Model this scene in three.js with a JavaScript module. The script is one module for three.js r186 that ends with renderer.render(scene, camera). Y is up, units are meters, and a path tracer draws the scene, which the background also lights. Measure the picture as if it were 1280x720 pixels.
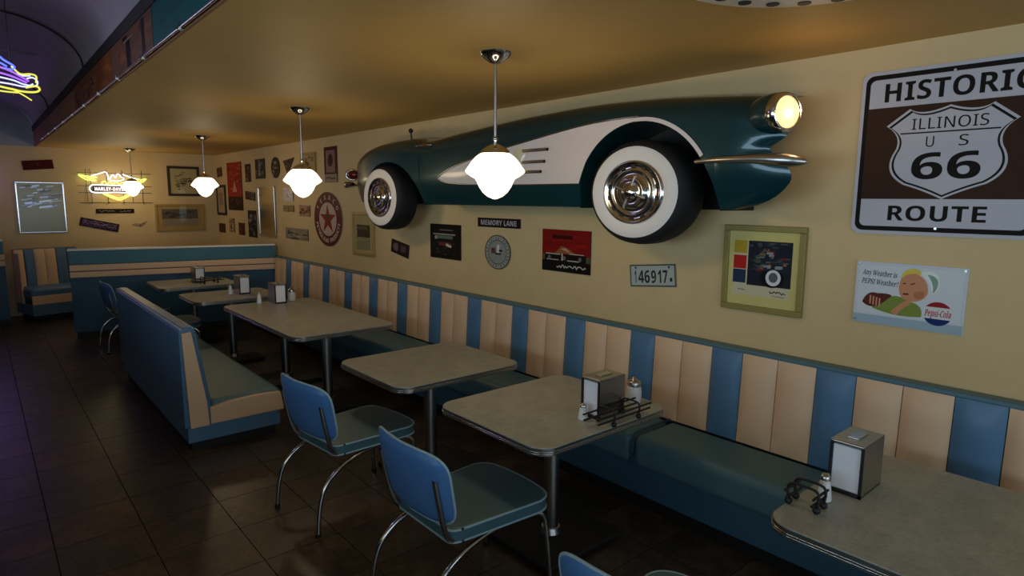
import * as THREE from 'three';
import { RoundedBoxGeometry } from 'three/addons/geometries/RoundedBoxGeometry.js';
import { mergeGeometries, mergeVertices, toCreasedNormals } from 'three/addons/utils/BufferGeometryUtils.js';
import { RectAreaLightUniformsLib } from 'three/addons/lights/RectAreaLightUniformsLib.js';

// ---------------------------------------------------------------- camera, sky, light, exposure
const D = 3.369, H = 2.583, ZB = -12.1;            // wall beside the banquette, low ceiling, back wall
const scene = new THREE.Scene();
const camera = new THREE.PerspectiveCamera(2 * Math.atan(360 / 773.8) * 180 / Math.PI, 1280 / 720, 0.05, 60);
{
  const yaw = 0.71303, pitch = 0.14184, roll = 0.00822;
  const fw = new THREE.Vector3(Math.sin(yaw) * Math.cos(pitch), -Math.sin(pitch), -Math.cos(yaw) * Math.cos(pitch));
  const r0 = new THREE.Vector3(Math.cos(yaw), 0, Math.sin(yaw)), u0 = new THREE.Vector3().crossVectors(r0, fw);
  const r = r0.clone().multiplyScalar(Math.cos(roll)).addScaledVector(u0, Math.sin(roll));
  const u = u0.clone().multiplyScalar(Math.cos(roll)).addScaledVector(r0, -Math.sin(roll));
  camera.quaternion.setFromRotationMatrix(new THREE.Matrix4().makeBasis(r, u, fw.clone().negate()));
  camera.position.set(0, 1.84, 0);
}
scene.add(camera);
scene.background = new THREE.Color().setRGB(0.55, 0.68, 0.9);     // overcast evening sky outside the windows
const renderer = new THREE.WebGLRenderer({ antialias: true });
renderer.toneMapping = THREE.LinearToneMapping;
renderer.toneMappingExposure = 1.0;
renderer.shadowMap.enabled = true;
RectAreaLightUniformsLib.init();
const XL = -3.6, ZF = 3.2;                                         // unseen side wall, street front behind the camera
const WIN = { x0: -3.0, x1: 2.9, y0: 0.85, y1: 2.35, z: ZF };       // storefront window
const WIN2 = { z0: -3.4, z1: 1.6, y0: 1.05, y1: 2.3 };              // side window across the room
{
  const day = new THREE.RectAreaLight(new THREE.Color().setRGB(0.60, 0.80, 1.0), 2.2, WIN.x1 - WIN.x0, WIN.y1 - WIN.y0);
  day.position.set((WIN.x0 + WIN.x1) / 2, (WIN.y0 + WIN.y1) / 2, WIN.z + 0.02);
  day.lookAt(day.position.x, day.position.y, -10);
  day.name = 'street_daylight'; scene.add(day);
  const side = new THREE.RectAreaLight(new THREE.Color().setRGB(0.58, 0.80, 1.0), 5.7, WIN2.z1 - WIN2.z0, WIN2.y1 - WIN2.y0);
  side.position.set(XL - 0.02, (WIN2.y0 + WIN2.y1) / 2, (WIN2.z0 + WIN2.z1) / 2);
  side.lookAt(10, side.position.y, side.position.z);
  side.name = 'side_daylight'; scene.add(side);
}
const LAMP_POWER = 0.45;                                            // candela of one pendant globe

// ---------------------------------------------------------------- helpers
let seed = 7;
const rnd = () => { seed = (seed * 1664525 + 1013904223) >>> 0; return seed / 4294967296; };
const rr = (a, b) => a + (b - a) * rnd();
const names = new Map();
const numbered = n => { const k = names.get(n) || 0; names.set(n, k + 1); return k ? n + '_' + String(k).padStart(3, '0') : n; };
const V = (x, y, z) => new THREE.Vector3(x, y, z);
function mesh(name, geo, mat, parent) {
  const m = new THREE.Mesh(Array.isArray(geo) ? mergeGeometries(geo.map(g => { const h = g.index ? g.toNonIndexed() : g; for (const k of Object.keys(h.attributes)) if (!['position', 'normal', 'uv'].includes(k)) h.deleteAttribute(k); return h; })) : geo, mat);
  m.name = parent ? name : numbered(name);
  m.castShadow = m.receiveShadow = true;
  (parent || scene).add(m);
  return m;
}
function tag(o, label, category, group) { o.userData.label = label; o.userData.category = category; if (group) o.userData.group = group; return o; }
function thing(name, label, category, pos = [0, 0, 0], turn = 0, group) {
  const g = new THREE.Group(); g.name = numbered(name); g.position.set(...pos); g.rotation.y = turn; scene.add(g);
  return tag(g, label, category, group);
}
function struct(name, geo, mat) { const m = mesh(name, geo, mat); m.userData.kind = 'structure'; return m; }
function copy(o, pos, turn, label) {
  const c = o.clone(); c.name = numbered(o.name.replace(/_\d{3}$/, '')); c.position.set(...pos); c.rotation.y = turn; scene.add(c);
  c.userData = { ...o.userData }; if (label) c.userData.label = label;
  return c;
}
const box = (x0, x1, y0, y1, z0, z1) => new THREE.BoxGeometry(x1 - x0, y1 - y0, z1 - z0).translate((x0 + x1) / 2, (y0 + y1) / 2, (z0 + z1) / 2);
const rbox = (x0, x1, y0, y1, z0, z1, r = 0.01, s = 3) => new RoundedBoxGeometry(x1 - x0, y1 - y0, z1 - z0, s, r).translate((x0 + x1) / 2, (y0 + y1) / 2, (z0 + z1) / 2);
const cyl = (r0, r1, h, x, y, z, n = 24) => new THREE.CylinderGeometry(r1, r0, h, n).translate(x, y + h / 2, z);
const ball = (r, x, y, z, n = 12) => new THREE.SphereGeometry(r, n, n * 0.75 | 0).translate(x, y, z);
const lathe = (pts, n = 32) => new THREE.LatheGeometry(pts.map(p => new THREE.Vector2(p[0], p[1])), n);
const tube = (pts, r, n = 32, rad = 8, closed = false, tension = 0.5) => new THREE.TubeGeometry(new THREE.CatmullRomCurve3(pts.map(p => V(...p)), closed, 'catmullrom', tension), n, r, rad, closed);
function rod(a, b, r, n = 8) {
  const A = V(...a), B = V(...b), d = B.clone().sub(A), g = new THREE.CylinderGeometry(r, r, d.length(), n);
  g.applyQuaternion(new THREE.Quaternion().setFromUnitVectors(V(0, 1, 0), d.clone().normalize()));
  return g.translate((A.x + B.x) / 2, (A.y + B.y) / 2, (A.z + B.z) / 2);
}
function lerpTable(t, x) {                     // smooth interpolation through (x, y) rows
  if (x <= t[0][0]) return t[0][1];
  for (let i = 1; i < t.length; i++) if (x <= t[i][0]) {
    const a = t[i - 1], b = t[i], pa = t[Math.max(0, i - 2)], nb = t[Math.min(t.length - 1, i + 1)], h = b[0] - a[0], s = (x - a[0]) / h;
    const m0 = i > 1 ? (b[1] - pa[1]) / (b[0] - pa[0]) : (b[1] - a[1]) / h, m1 = i < t.length - 1 ? (nb[1] - a[1]) / (nb[0] - a[0]) : (b[1] - a[1]) / h;
    return (2 * s ** 3 - 3 * s * s + 1) * a[1] + (s ** 3 - 2 * s * s + s) * h * m0 + (-2 * s ** 3 + 3 * s * s) * b[1] + (s ** 3 - s * s) * h * m1;
  }
  return t[t.length - 1][1];
}
function gridGeo(nu, nv, f) {                  // surface from f(u, v) -> [x, y, z]
  const pos = [], uv = [], idx = [];
  for (let i = 0; i <= nu; i++) for (let j = 0; j <= nv; j++) { pos.push(...f(i / nu, j / nv)); uv.push(i / nu, j / nv); }
  for (let i = 0; i < nu; i++) for (let j = 0; j < nv; j++) { const a = i * (nv + 1) + j, b = a + nv + 1; idx.push(a, b, a + 1, b, b + 1, a + 1); }
  const g = new THREE.BufferGeometry();
  g.setAttribute('position', new THREE.Float32BufferAttribute(pos, 3)); g.setAttribute('uv', new THREE.Float32BufferAttribute(uv, 2));
  g.setIndex(idx); g.computeVertexNormals();
  return g;
}
function metreUV(g, ax, ay, s = 1) { const p = g.attributes.position, u = []; for (let i = 0; i < p.count; i++) u.push(p.getComponent(i, ax) * s, p.getComponent(i, ay) * s); g.setAttribute('uv', new THREE.Float32BufferAttribute(u, 2)); return g; }
function noiseTex(n, octaves, fn, srgb, rep = 1) {        // tileable value noise -> texture; fn(v, fine) -> [r, g, b] 0..255
  const lat = octaves.map(([c]) => Array.from({ length: c * c }, rnd)), data = new Uint8Array(n * n * 4);
  for (let y = 0; y < n; y++) for (let x = 0; x < n; x++) {
    let v = 0, w = 0;
    octaves.forEach(([c, a], k) => {
      const fx = x / n * c, fy = y / n * c, ix = fx | 0, iy = fy | 0, sx = fx - ix, sy = fy - iy, q = (i, j) => lat[k][((j + c) % c) * c + (i + c) % c];
      const ux = sx * sx * (3 - 2 * sx), uy = sy * sy * (3 - 2 * sy);
      v += a * ((q(ix, iy) * (1 - ux) + q(ix + 1, iy) * ux) * (1 - uy) + (q(ix, iy + 1) * (1 - ux) + q(ix + 1, iy + 1) * ux) * uy); w += a;
    });
    const c = fn(v / w, rnd()), o = (y * n + x) * 4;
    data[o] = c[0]; data[o + 1] = c[1]; data[o + 2] = c[2]; data[o + 3] = 255;
  }
  const t = new THREE.DataTexture(data, n, n); t.magFilter = THREE.LinearFilter; t.minFilter = THREE.LinearMipmapLinearFilter; t.generateMipmaps = true;
  t.wrapS = t.wrapT = THREE.RepeatWrapping; t.repeat.set(rep, rep); if (srgb) t.colorSpace = THREE.SRGBColorSpace; t.needsUpdate = true;
  return t;
}
function canvasTex(w, h, draw) {
  const c = document.createElement('canvas'); c.width = w; c.height = h; const g = c.getContext('2d'); draw(g, w, h);
  const t = new THREE.CanvasTexture(c); t.colorSpace = THREE.SRGBColorSpace; t.anisotropy = 8; return t;
}

// ---------------------------------------------------------------- materials
const S = (o) => new THREE.MeshStandardMaterial(o), P = (o) => new THREE.MeshPhysicalMaterial(o);
const mix = (a, b, t) => a.map((x, i) => x + (b[i] - x) * t);
const grainBump = noiseTex(128, [[16, 1], [48, 0.8], [96, 0.6]], v => [v * 255, v * 255, v * 255]);
const mWall = S({ map: noiseTex(256, [[4, 1], [13, 0.7], [60, 0.4]], v => mix([200, 172, 120], [214, 188, 138], v), true), roughness: 0.62, bumpMap: grainBump, bumpScale: 0.0012 });
const mCeil = S({ map: noiseTex(256, [[3, 1], [11, 0.6], [50, 0.3]], v => mix([184, 146, 76], [200, 162, 92], v), true), roughness: 0.6, bumpMap: grainBump, bumpScale: 0.001 });
const mBack = mWall;
const mVault = S({ map: noiseTex(256, [[5, 1], [17, 0.7], [70, 0.4]], v => mix([140, 140, 144], [170, 170, 174], v), true), roughness: 0.55, metalness: 0.15 });
const mDark = S({ color: '#16130f', roughness: 0.7 });
const mBlack = S({ color: '#0b0b0c', roughness: 0.6 });
const mGrout = S({ color: '#17120e', roughness: 0.8 });
const floorTex = k => noiseTex(128, [[3, 1], [9, 0.9], [28, 1], [64, 0.9]], (v, f) => { const t = Math.min(1, Math.max(0, (v - 0.5) * 3 + 0.5)); const c = mix(k[0], k[1], t); return f > 0.985 ? c.map(x => x * 0.55) : c; }, true);
const mTiles = [[[46, 38, 29], [80, 66, 49]], [[41, 36, 29], [74, 62, 49]], [[50, 40, 29], [86, 69, 50]], [[43, 38, 31], [72, 62, 51]]].map(k => S({ map: floorTex(k), roughness: 0.36, bumpMap: grainBump, bumpScale: 0.0006 }));
const vinylBump = noiseTex(128, [[40, 1], [90, 1]], v => [v * 255, v * 255, v * 255]);
const vinyl = (c, r = 0.42) => P({ color: c, roughness: r, bumpMap: vinylBump, bumpScale: 0.0004, sheen: 0.1 });
const mBase = vinyl('#33566b'), mBandTeal = vinyl('#2c6572'), mBlue = vinyl('#4f7595'), mBlueChair = vinyl('#4a76aa'), mSeatChair = vinyl('#44666f'), mTeal = vinyl('#4c6e78'), mSeatBlue = vinyl('#4a6d74', 0.5), mCream = vinyl('#dcb892', 0.5), mPiping = S({ color: '#93b0bb', roughness: 0.5 }), mSeam = S({ color: '#20384a', roughness: 0.6 });
const mChrome = S({ color: '#c9c9c9', metalness: 1, roughness: 0.12 }), mChromeSoft = S({ color: '#b9b7b2', metalness: 1, roughness: 0.28 }), mAlu = S({ color: '#b4b2ad', metalness: 1, roughness: 0.35 });
const mTop = S({ map: noiseTex(256, [[6, 1], [24, 1], [80, 1.2]], (v, f) => { const c = mix([138, 137, 124], [172, 171, 157], Math.min(1, Math.max(0, (v - 0.5) * 1.3 + 0.5))); return f > 0.97 ? c.map(x => x * 0.86) : c; }, true), roughness: 0.36 });
const mWhite = S({ color: '#e6e4de', roughness: 0.5 }), mPaper = S({ color: '#e9e8ea', roughness: 0.8 });
const mOlive = S({ color: '#8a7d3e', roughness: 0.5 }), mGold = S({ color: '#a98a4a', roughness: 0.45, metalness: 0.3 }), mWoodDark = S({ color: '#1f150e', roughness: 0.5 }), mMat = S({ color: '#cfc08a', roughness: 0.8 });
const mGlassPane = P({ color: '#ffffff', transmission: 1, roughness: 0.03, thickness: 0, ior: 1.45, specularIntensity: 0.6 });
const glow = (r, g, b) => { const m = S({ color: '#000000', roughness: 0.4 }); m.emissive = new THREE.Color().setRGB(r, g, b); m.emissiveIntensity = 1; return m; };

// ---------------------------------------------------------------- the room
const VX = 0.19, VA = 0.60, VY = 2.887, VB = 0.36;     // window wall, front wall, vault axis, half width, springing, rise
{
  struct('wall_right', metreUV(box(D, D + 0.15, -0.1, 3.4, ZB - 0.15, ZF + 0.15), 2, 1, 0.5), mWall);
  struct('wall_back', metreUV(box(XL - 0.15, D, -0.1, H, ZB - 0.15, ZB), 0, 1, 0.5), mBack);
  const wf = [box(XL - 0.15, D, -0.1, WIN.y0, ZF, ZF + 0.15), box(XL - 0.15, D, WIN.y1, 3.4, ZF, ZF + 0.15), box(XL - 0.15, WIN.x0, WIN.y0, WIN.y1, ZF, ZF + 0.15), box(WIN.x1, D, WIN.y0, WIN.y1, ZF, ZF + 0.15)];
  struct('wall_front', metreUV(mergeGeometries(wf), 0, 1, 0.5), mWall);
  const wl = [box(XL - 0.15, XL, -0.1, WIN2.y0, ZB, ZF), box(XL - 0.15, XL, WIN2.y1, 3.4, ZB, ZF), box(XL - 0.15, XL, WIN2.y0, WIN2.y1, ZB, WIN2.z0), box(XL - 0.15, XL, WIN2.y0, WIN2.y1, WIN2.z1, ZF)];
  struct('wall_left', metreUV(mergeGeometries(wl), 2, 1, 0.5), mWall);
  struct('ceiling', metreUV(box(VX + VA + 0.012, D, H, H + 0.15, ZB, ZF), 0, 2, 0.5), mCeil);
  struct('ceiling', metreUV(box(XL, VX - VA - 0.06, H, H + 0.15, ZB, ZF), 0, 2, 0.5), mCeil);
  struct('trim_1', box(VX + VA, VX + VA + 0.012, H, VY + 0.2, ZB, ZF), S({ map: noiseTex(256, [[4, 1], [14, 0.8], [50, 0.5]], v => mix([110, 70, 40], [150, 100, 58], v), true), roughness: 0.6 }));
  struct('trim_2', box(VX - VA - 0.06, VX - VA, H, VY + 0.2, ZB, ZF), mCeil);
  struct('trim_3', box(VX + VA - 0.014, VX + VA, VY - 0.075, VY, ZB, ZF), mDark);
  // barrel vault over the aisle, with its end wall and dark seams between the metal sheets
  const arc = (u, k = 1) => [VX + VA * k * Math.cos(Math.PI * u), VY + VB * k * Math.sin(Math.PI * u)];
  const vault = struct('ceiling_vault', gridGeo(48, 40, (u, v) => { const [x, y] = arc(u); return [x, y, ZB + (ZF - ZB) * v]; }), mVault);
  metreUV(vault.geometry, 2, 0, 0.4);
  struct('ceiling_vault_shell', gridGeo(24, 1, (u, v) => { const [x, y] = arc(u, 1.12); return [x, y, ZB + (ZF - ZB) * v]; }), mDark);
  for (const z of [0.1, -3.1, -6.33, -9.5]) { const s = mesh('seam', tube(Array.from({ length: 25 }, (_, i) => { const [x, y] = arc(i / 24, 0.995); return [x, y, z]; }), 0.011, 48, 6), mDark, vault); }
  const end = new THREE.Shape(); end.moveTo(VX + VA, H); for (let i = 0; i <= 32; i++) end.lineTo(...arc(i / 32)); end.lineTo(VX - VA, H); end.closePath();
  struct('wall_vault_end', new THREE.ExtrudeGeometry(end, { depth: 0.1, bevelEnabled: false }).translate(0, 0, ZB - 0.1), mVault);
  
  // street window
  const windowUnit = (name, L, T, x, y, z, turn) => {
    const w = new THREE.Group(); w.name = name; w.userData.kind = 'structure'; scene.add(w); w.position.set(x, y, z); w.rotation.y = turn;
    mesh('window_frame', [box(-L / 2, L / 2, 0, 0.06, 0.05, 0.13), box(-L / 2, L / 2, T - 0.06, T, 0.05, 0.13), ...[-L / 2, -L / 6 - 0.03, L / 6 - 0.03, L / 2 - 0.06].map(q => box(q, q + 0.06, 0.06, T - 0.06, 0.05, 0.13))], mAlu, w);
    for (const k of [-1, 0, 1]) mesh('pane', new THREE.PlaneGeometry(L / 3 - 0.06, T - 0.12).translate(k * L / 3, T / 2, 0.09), mGlassPane, w);
  };
  windowUnit('window_1', WIN.x1 - WIN.x0, WIN.y1 - WIN.y0, (WIN.x0 + WIN.x1) / 2, WIN.y0, WIN.z, 0);
  windowUnit('window_2', WIN2.z1 - WIN2.z0, WIN2.y1 - WIN2.y0, XL, WIN2.y0, (WIN2.z0 + WIN2.z1) / 2, -Math.PI / 2);
}
{ // floor: a slab and one mesh for each tile in view
  const TS = 0.4033, x0 = 0.17 - 3 * TS, z0 = -1.03;
  const fl = struct('floor', box(XL - 0.15, D + 0.1, -0.2, -0.012, ZB - 0.1, ZF + 0.1), mGrout);
  const variants = Array.from({ length: 6 }, (_, k) => { const g = new THREE.BoxGeometry(TS - 0.005, 0.014, TS - 0.005), u = g.attributes.uv; for (let i = 0; i < u.count; i++) u.setXY(i, u.getX(i) * 0.8 + k * 0.37, u.getY(i) * 0.8 + k * 0.61); return g; });
  for (let i = 0; i < 10; i++) for (let j = 0; j < 28; j++) {
    const m = mesh('tile', variants[rnd() * 6 | 0], mTiles[rnd() * 4 | 0], fl);
    m.position.set(x0 + (i + 0.5) * TS, -0.007 + rr(-0.0006, 0), z0 - (j + 0.5) * TS); m.rotation.y = (rnd() * 4 | 0) * Math.PI / 2;
  }
  const rest = mesh('tile_field', [metreUV(box(XL, x0, -0.014, -0.0004, ZB, ZF), 0, 2, 2), metreUV(box(x0, D, -0.014, -0.0004, z0, ZF), 0, 2, 2)], mTiles[0], fl);
  rest.userData.kind = 'stuff';
}

// ---------------------------------------------------------------- wall banquette
function pillow(w, h, d, bulge) {       // upholstered channel: back at x = 0, padded face towards -x, width along z, foot at y = 0
  const g = new THREE.BoxGeometry(d, h, w, 1, 8, 8), p = g.attributes.position;
  for (let i = 0; i < p.count; i++) {
    const u = 2 * p.getZ(i) / w, v = 2 * p.getY(i) / h;
    if (p.getX(i) < 0) p.setX(i, p.getX(i) - bulge * (1 - Math.abs(u) ** 3) * (1 - Math.abs(v) ** 6));
  }
  g.computeVertexNormals();
  return g.translate(-d / 2, h / 2, 0);
}
{
  const Z0 = -9.17, Z1 = 0.9, b = thing('wall_banquette', 'long blue and cream channel-back vinyl banquette fixed along the wall under the car', 'banquette', [D, 0, 0]);
  mesh('base', box(-0.50, -0.005, 0.10, 0.33, Z0, Z1), mBase, b);
  mesh('kick_plate', box(-0.45, -0.01, 0, 0.10, Z0, Z1), mBlack, b);
  mesh('back_board', box(-0.05, -0.003, 0.33, 0.985, Z0, Z1), mTeal, b);
  mesh('top_rail', rbox(-0.085, -0.003, 0.968, 0.998, Z0, Z1, 0.012), mTeal, b);
  const cuts = [Z0, -6.6, -4.4, -2.2, Z1];
  for (let i = 0; i < 4; i++) {
    const c = mesh('seat_cushion', new RoundedBoxGeometry(0.40, 0.20, cuts[i + 1] - cuts[i] - 0.006, 5, 0.055).translate(-0.315, 0.36, (cuts[i] + cuts[i + 1]) / 2), mSeatBlue, b);
    if (i) mesh('piping', tube([[-0.515, 0.27, 0], [-0.512, 0.40, 0], [-0.49, 0.45, 0], [-0.45, 0.462, 0], [-0.30, 0.463, 0], [-0.13, 0.463, 0]], 0.006, 24, 6).translate(0, 0, cuts[i]), mSeam, c);
  }
  const pitch = 0.6115, bw = 0.195, cw = (pitch - bw) / 2, gB = pillow(bw - 0.004, 0.52, 0.06, 0.022), gC = pillow(cw - 0.004, 0.52, 0.06, 0.026);
  for (let k = -2; k < 15; k++) for (const [off, g, m, n] of [[0, gB, mBlue, 'blue_channel'], [-(bw + cw) / 2, gC, mCream, 'cream_channel'], [-(bw + 3 * cw) / 2, gC, mCream, 'cream_channel']]) {
    const z = -0.632 - pitch * k + off;
    if (z > Z1 - 0.1 || z < Z0 + 0.1) continue;
    const c = mesh(n, g, m, b); c.position.set(-0.052, 0.452, z); c.rotation.z = -0.05;
  }
}

// ---------------------------------------------------------------- half car on the wall
{
  const X = D, car = thing('half_car', 'side half of a dark teal vintage sports car with white side cove hung on wall', 'car', [D, 1.8, -3.8]);
  const loc = g => g.translate(-D, -1.8, 3.8);
  const mPaint = P({ color: '#0c383d', metalness: 0.3, roughness: 0.3, clearcoat: 0.6, clearcoatRoughness: 0.08, specularIntensity: 0.6 });
  const mCove = P({ color: '#d9cfca', roughness: 0.4, clearcoat: 0.8, clearcoatRoughness: 0.1 });
  const topT = [[-6.24, 2.11], [-6.12, 2.215], [-5.95, 2.30], [-5.6, 2.378], [-5.25, 2.402], [-4.92, 2.402], [-4.68, 2.375], [-4.25, 2.408], [-3.65, 2.448], [-3.3, 2.463], [-2.83, 2.472], [-2.32, 2.458], [-2.05, 2.44], [-1.8, 2.42], [-1.58, 2.398], [-1.42, 2.375]];
  const botT = [[-6.24, 2.06], [-6.17, 1.95], [-6.08, 1.83], [-5.98, 1.802], [-5.6, 1.796], [-4.5, 1.793], [-2.8, 1.795], [-1.75, 1.797], [-1.42, 1.797]];
  const planT = [[-6.24, 0.16], [-6.1, 0.27], [-5.9, 0.355], [-5.6, 0.415], [-5.1, 0.435], [-4.6, 0.415], [-3.9, 0.40], [-3.2, 0.405], [-2.6, 0.43], [-2.1, 0.44], [-1.75, 0.435], [-1.55, 0.42], [-1.42, 0.39]];
  const yT = z => lerpTable(topT, z), yB = z => lerpTable(botT, z), dP = z => lerpTable(planT, z);
  const depth = (z, y) => {
    const t = yT(z), b = Math.min(yB(z), t - 0.02), v = Math.min(1, Math.max(0, (y - b) / (t - b)));
    let s = v > 0.72 ? Math.pow(1 - Math.pow((v - 0.72) / 0.285, 2.4), 1 / 2.4) : 1;
    s *= 1 - 0.16 * Math.pow(1 - Math.min(1, v / 0.42), 1.6);
    return Math.max(0.004, dP(z) * s);
  };
  const FA = { z: -2.29, y: 1.79, a: 0.50, b: 0.50 }, RA = { z: -5.19, y: 1.79, a: 0.515, b: 0.385 };
  const archY = z => { for (const A of [FA, RA]) { const q = (z - A.z) / A.a; if (Math.abs(q) < 1) return A.y + A.b * Math.sqrt(1 - q * q); } return -9; };
  // stations along the car, close together at the arch ends
  let zs = [];
  const add = (a, b, n, ease) => { for (let i = 0; i <= n; i++) { const t = i / n; zs.push(a + (b - a) * (ease ? (1 - Math.cos(Math.PI * t)) / 2 : t)); } };
  add(-6.24, RA.z - RA.a, 10); add(RA.z - RA.a, RA.z + RA.a, 40, true); add(RA.z + RA.a, FA.z - FA.a, 36); add(FA.z - FA.a, FA.z + FA.a, 40, true); add(FA.z + FA.a, -1.42, 14);
  zs = zs.filter((z, i) => !i || z - zs[i - 1] > 1e-5);
  const noseT = [[1.79, -1.76], [1.80, -1.70], [1.812, -1.63], [1.84, -1.545], [1.87, -1.487], [1.906, -1.443], [1.95, -1.41], [2.0, -1.425], [2.05, -1.475], [2.10, -1.525], [2.13, -1.475], [2.165, -1.435], [2.20, -1.475], [2.36, -1.495]];
  const nose = (z, y) => z > -1.72 ? -1.72 + (z + 1.72) / 0.30 * (lerpTable(noseT, y) + 1.72) : z;      // front outline: brow, notch and chin
  const NS = zs.length;
  const NV = 34, skin = gridGeo(NS, NV + 2, (u, v) => {
    const last = Math.round(u * NS) === NS, z = zs[Math.min(NS - 1, Math.round(u * NS))], j = Math.round(v * (NV + 2)), t = yT(z), b = Math.max(yB(z), archY(z));
    const back = 0.26 * Math.max(0, Math.min(1, (z + 2.0) / 0.5));            // the nose sweeps back to the wall
    if (j === 0) return [X - 0.004, b, nose(z, b) - back];
    if (j === NV + 2) return [X - 0.004, t, nose(z, t) - back];
    const k = (j - 1) / NV, y = b + (t - b) * (1 - Math.pow(1 - k, 1.35)) * 0.999;
    return [last ? X - 0.004 : X - depth(z, y), y, nose(z, y) - (last ? 0.26 : 0)];
  });
  const body = mesh('body', loc(toCreasedNormals(skin, 0.7)), mPaint, car);
  const faceShape = (z, inset) => { const pts = []; for (let i = 0; i <= 24; i++) { const y = yB(z) + (yT(z) - yB(z)) * i / 24; pts.push([X - depth(z, y) + inset, y]); } return pts; };
  { const s = new THREE.Shape(), pts = faceShape(-6.235, 0.003); s.moveTo(X - 0.004, yB(-6.235)); pts.forEach(p => s.lineTo(...p)); s.lineTo(X - 0.004, yT(-6.235)); s.closePath();
    mesh('tail_panel', loc(new THREE.ExtrudeGeometry(s, { depth: 0.012, bevelEnabled: false }).translate(0, 0, -6.24)), mPaint, car); }
  // cove
  const cu = [[-4.375, 2.015], [-4.34, 2.038], [-4.22, 2.082], [-3.8, 2.172], [-3.42, 2.224], [-2.94, 2.283], [-2.66, 2.309], [-2.41, 2.318], [-2.29, 2.316]];
  const cl = [[-4.375, 2.005], [-4.34, 1.988], [-4.22, 1.968], [-3.8, 1.950], [-2.79, 1.943], [-2.29, 1.94]];
  const coveZ = Array.from({ length: 61 }, (_, i) => { const t = i / 60; return -4.375 + (FA.z - 4.375 * -1) * Math.pow(t, 1.2); });
  const cove = mesh('side_cove', loc(gridGeo(60, 10, (u, v) => { const z = coveZ[Math.round(u * 60)], top = lerpTable(cu, z), b = Math.max(lerpTable(cl, z), archY(z) + 0.002), y = b + (Math.max(top, b + 0.004) - b) * v; return [X - depth(z, y) - 0.005, y, z]; })), mCove, car);
  cove.userData.label = 'white painted side cove edged with bright trim';
  const on = (z, y, o = 0.006) => [X - depth(z, y) - o, y, z];
  mesh('cove_trim', loc(tube(coveZ.filter((_, i) => i % 3 === 0).map(z => on(z, lerpTable(cu, z), 0.008)), 0.006, 90, 6)), mChrome, car);
  mesh('cove_trim', loc(tube(coveZ.filter((z, i) => i % 3 === 0 && z < FA.z - FA.a + 0.02).map(z => on(z, lerpTable(cl, z), 0.007)), 0.005, 60, 6)), mChrome, car);
  mesh('arch_lip', loc(gridGeo(40, 2, (u, v) => { const q = 0.02 + u * 0.62, th = Math.PI / 2 * (1 - q) + 0.0, k = 1 + 0.045 * v; const z = FA.z + FA.a * k * Math.cos(th * 1.05), y = FA.y + FA.b * k * Math.sin(th * 1.05); return on(z, y, 0.006); })), mCove, car);
  for (const [z0, z1, y] of [[-3.30, -3.05, 2.176], [-3.30, -3.08, 2.098], [-3.29, -3.12, 2.031]]) {
    mesh('vent_spear', loc(tube([on(z0, y, 0.02), on((z0 + z1) / 2, y, 0.026), on(z1, y, 0.018)], 0.011, 12, 8)), mChromeSoft, car);
  }
  mesh('vent_scoop', loc(gridGeo(8, 8, (u, v) => on(-3.42 + 0.13 * u, 2.0 + 0.20 * v, 0.007 + 0.012 * Math.sin(Math.PI * u) * Math.sin(Math.PI * v)))), P({ color: '#dcd2b4', roughness: 0.2, clearcoat: 1 }), car);
  mesh('door_handle', loc(tube([on(-4.70, 2.288, 0.004), on(-4.68, 2.29, 0.03), on(-4.50, 2.29, 0.03), on(-4.48, 2.288, 0.004)], 0.009, 20, 8)), mChrome, car);
  mesh('door_seam', loc(tube([on(-4.62, 2.32, 0), on(-4.66, 2.2, 0), on(-4.66, 2.0, 0), on(-4.63, 1.83, 0)], 0.004, 24, 5)), mBlack, car);
  // wheel wells and wheels
  for (const A of [FA, RA]) {
    mesh('wheel_well', loc(gridGeo(32, 1, (u, v) => { const th = Math.PI * u; return [X - 0.01 - (0.36 * v), A.y + A.b * 1.005 * Math.sin(th), A.z + A.a * 1.005 * Math.cos(th)]; })), mBlack, car);
    const s = new THREE.Shape(); s.absellipse(0, 0, A.a * 1.005, A.b * 1.005, 0, Math.PI, false); s.closePath();
    mesh('well_back', loc(new THREE.ExtrudeGeometry(s, { depth: 0.01, bevelEnabled: false }).rotateY(-Math.PI / 2).translate(X - 0.012, A.y, A.z)), mBlack, car);
  }
  const mTyre = S({ color: '#0a0a0a', roughness: 0.75 }), mWW = S({ color: '#d6d3cf', roughness: 0.55 });
  const toX = g => g.rotateZ(Math.PI / 2);        // lathe axis y -> -x (face looks to -x)
  for (const [z, y, xo] of [[-2.325, 1.888, 0.415], [-5.345, 1.850, 0.415]]) {
    const w = new THREE.Group(); w.name = 'wheel'; w.position.set(-xo, y - 1.8, z + 3.8); w.scale.set(1, 1, 1.175); car.add(w);
    mesh('tyre', toX(lathe([[0.15, -0.03], [0.17, 0.004], [0.20, 0.014], [0.262, 0.012], [0.285, 0.0], [0.302, -0.03], [0.308, -0.07], [0.308, -0.15], [0.30, -0.19], [0.27, -0.205], [0.15, -0.2]], 56)), mTyre, w);
    mesh('whitewall', toX(lathe([[0.180, 0.006], [0.190, 0.014], [0.22, 0.022], [0.25, 0.019], [0.266, 0.012]], 56)), mWW, w);
    const cap = mesh('wheel_cover', toX(lathe([[0.0, 0.064], [0.022, 0.062], [0.040, 0.052], [0.044, 0.038], [0.066, 0.034], [0.076, 0.042], [0.084, 0.034], [0.090, 0.012], [0.118, 0.010], [0.126, 0.020], [0.134, 0.022], [0.140, 0.012], [0.162, 0.016], [0.172, 0.028], [0.184, 0.024], [0.190, 0.006]], 64)), mChrome, w);
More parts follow.
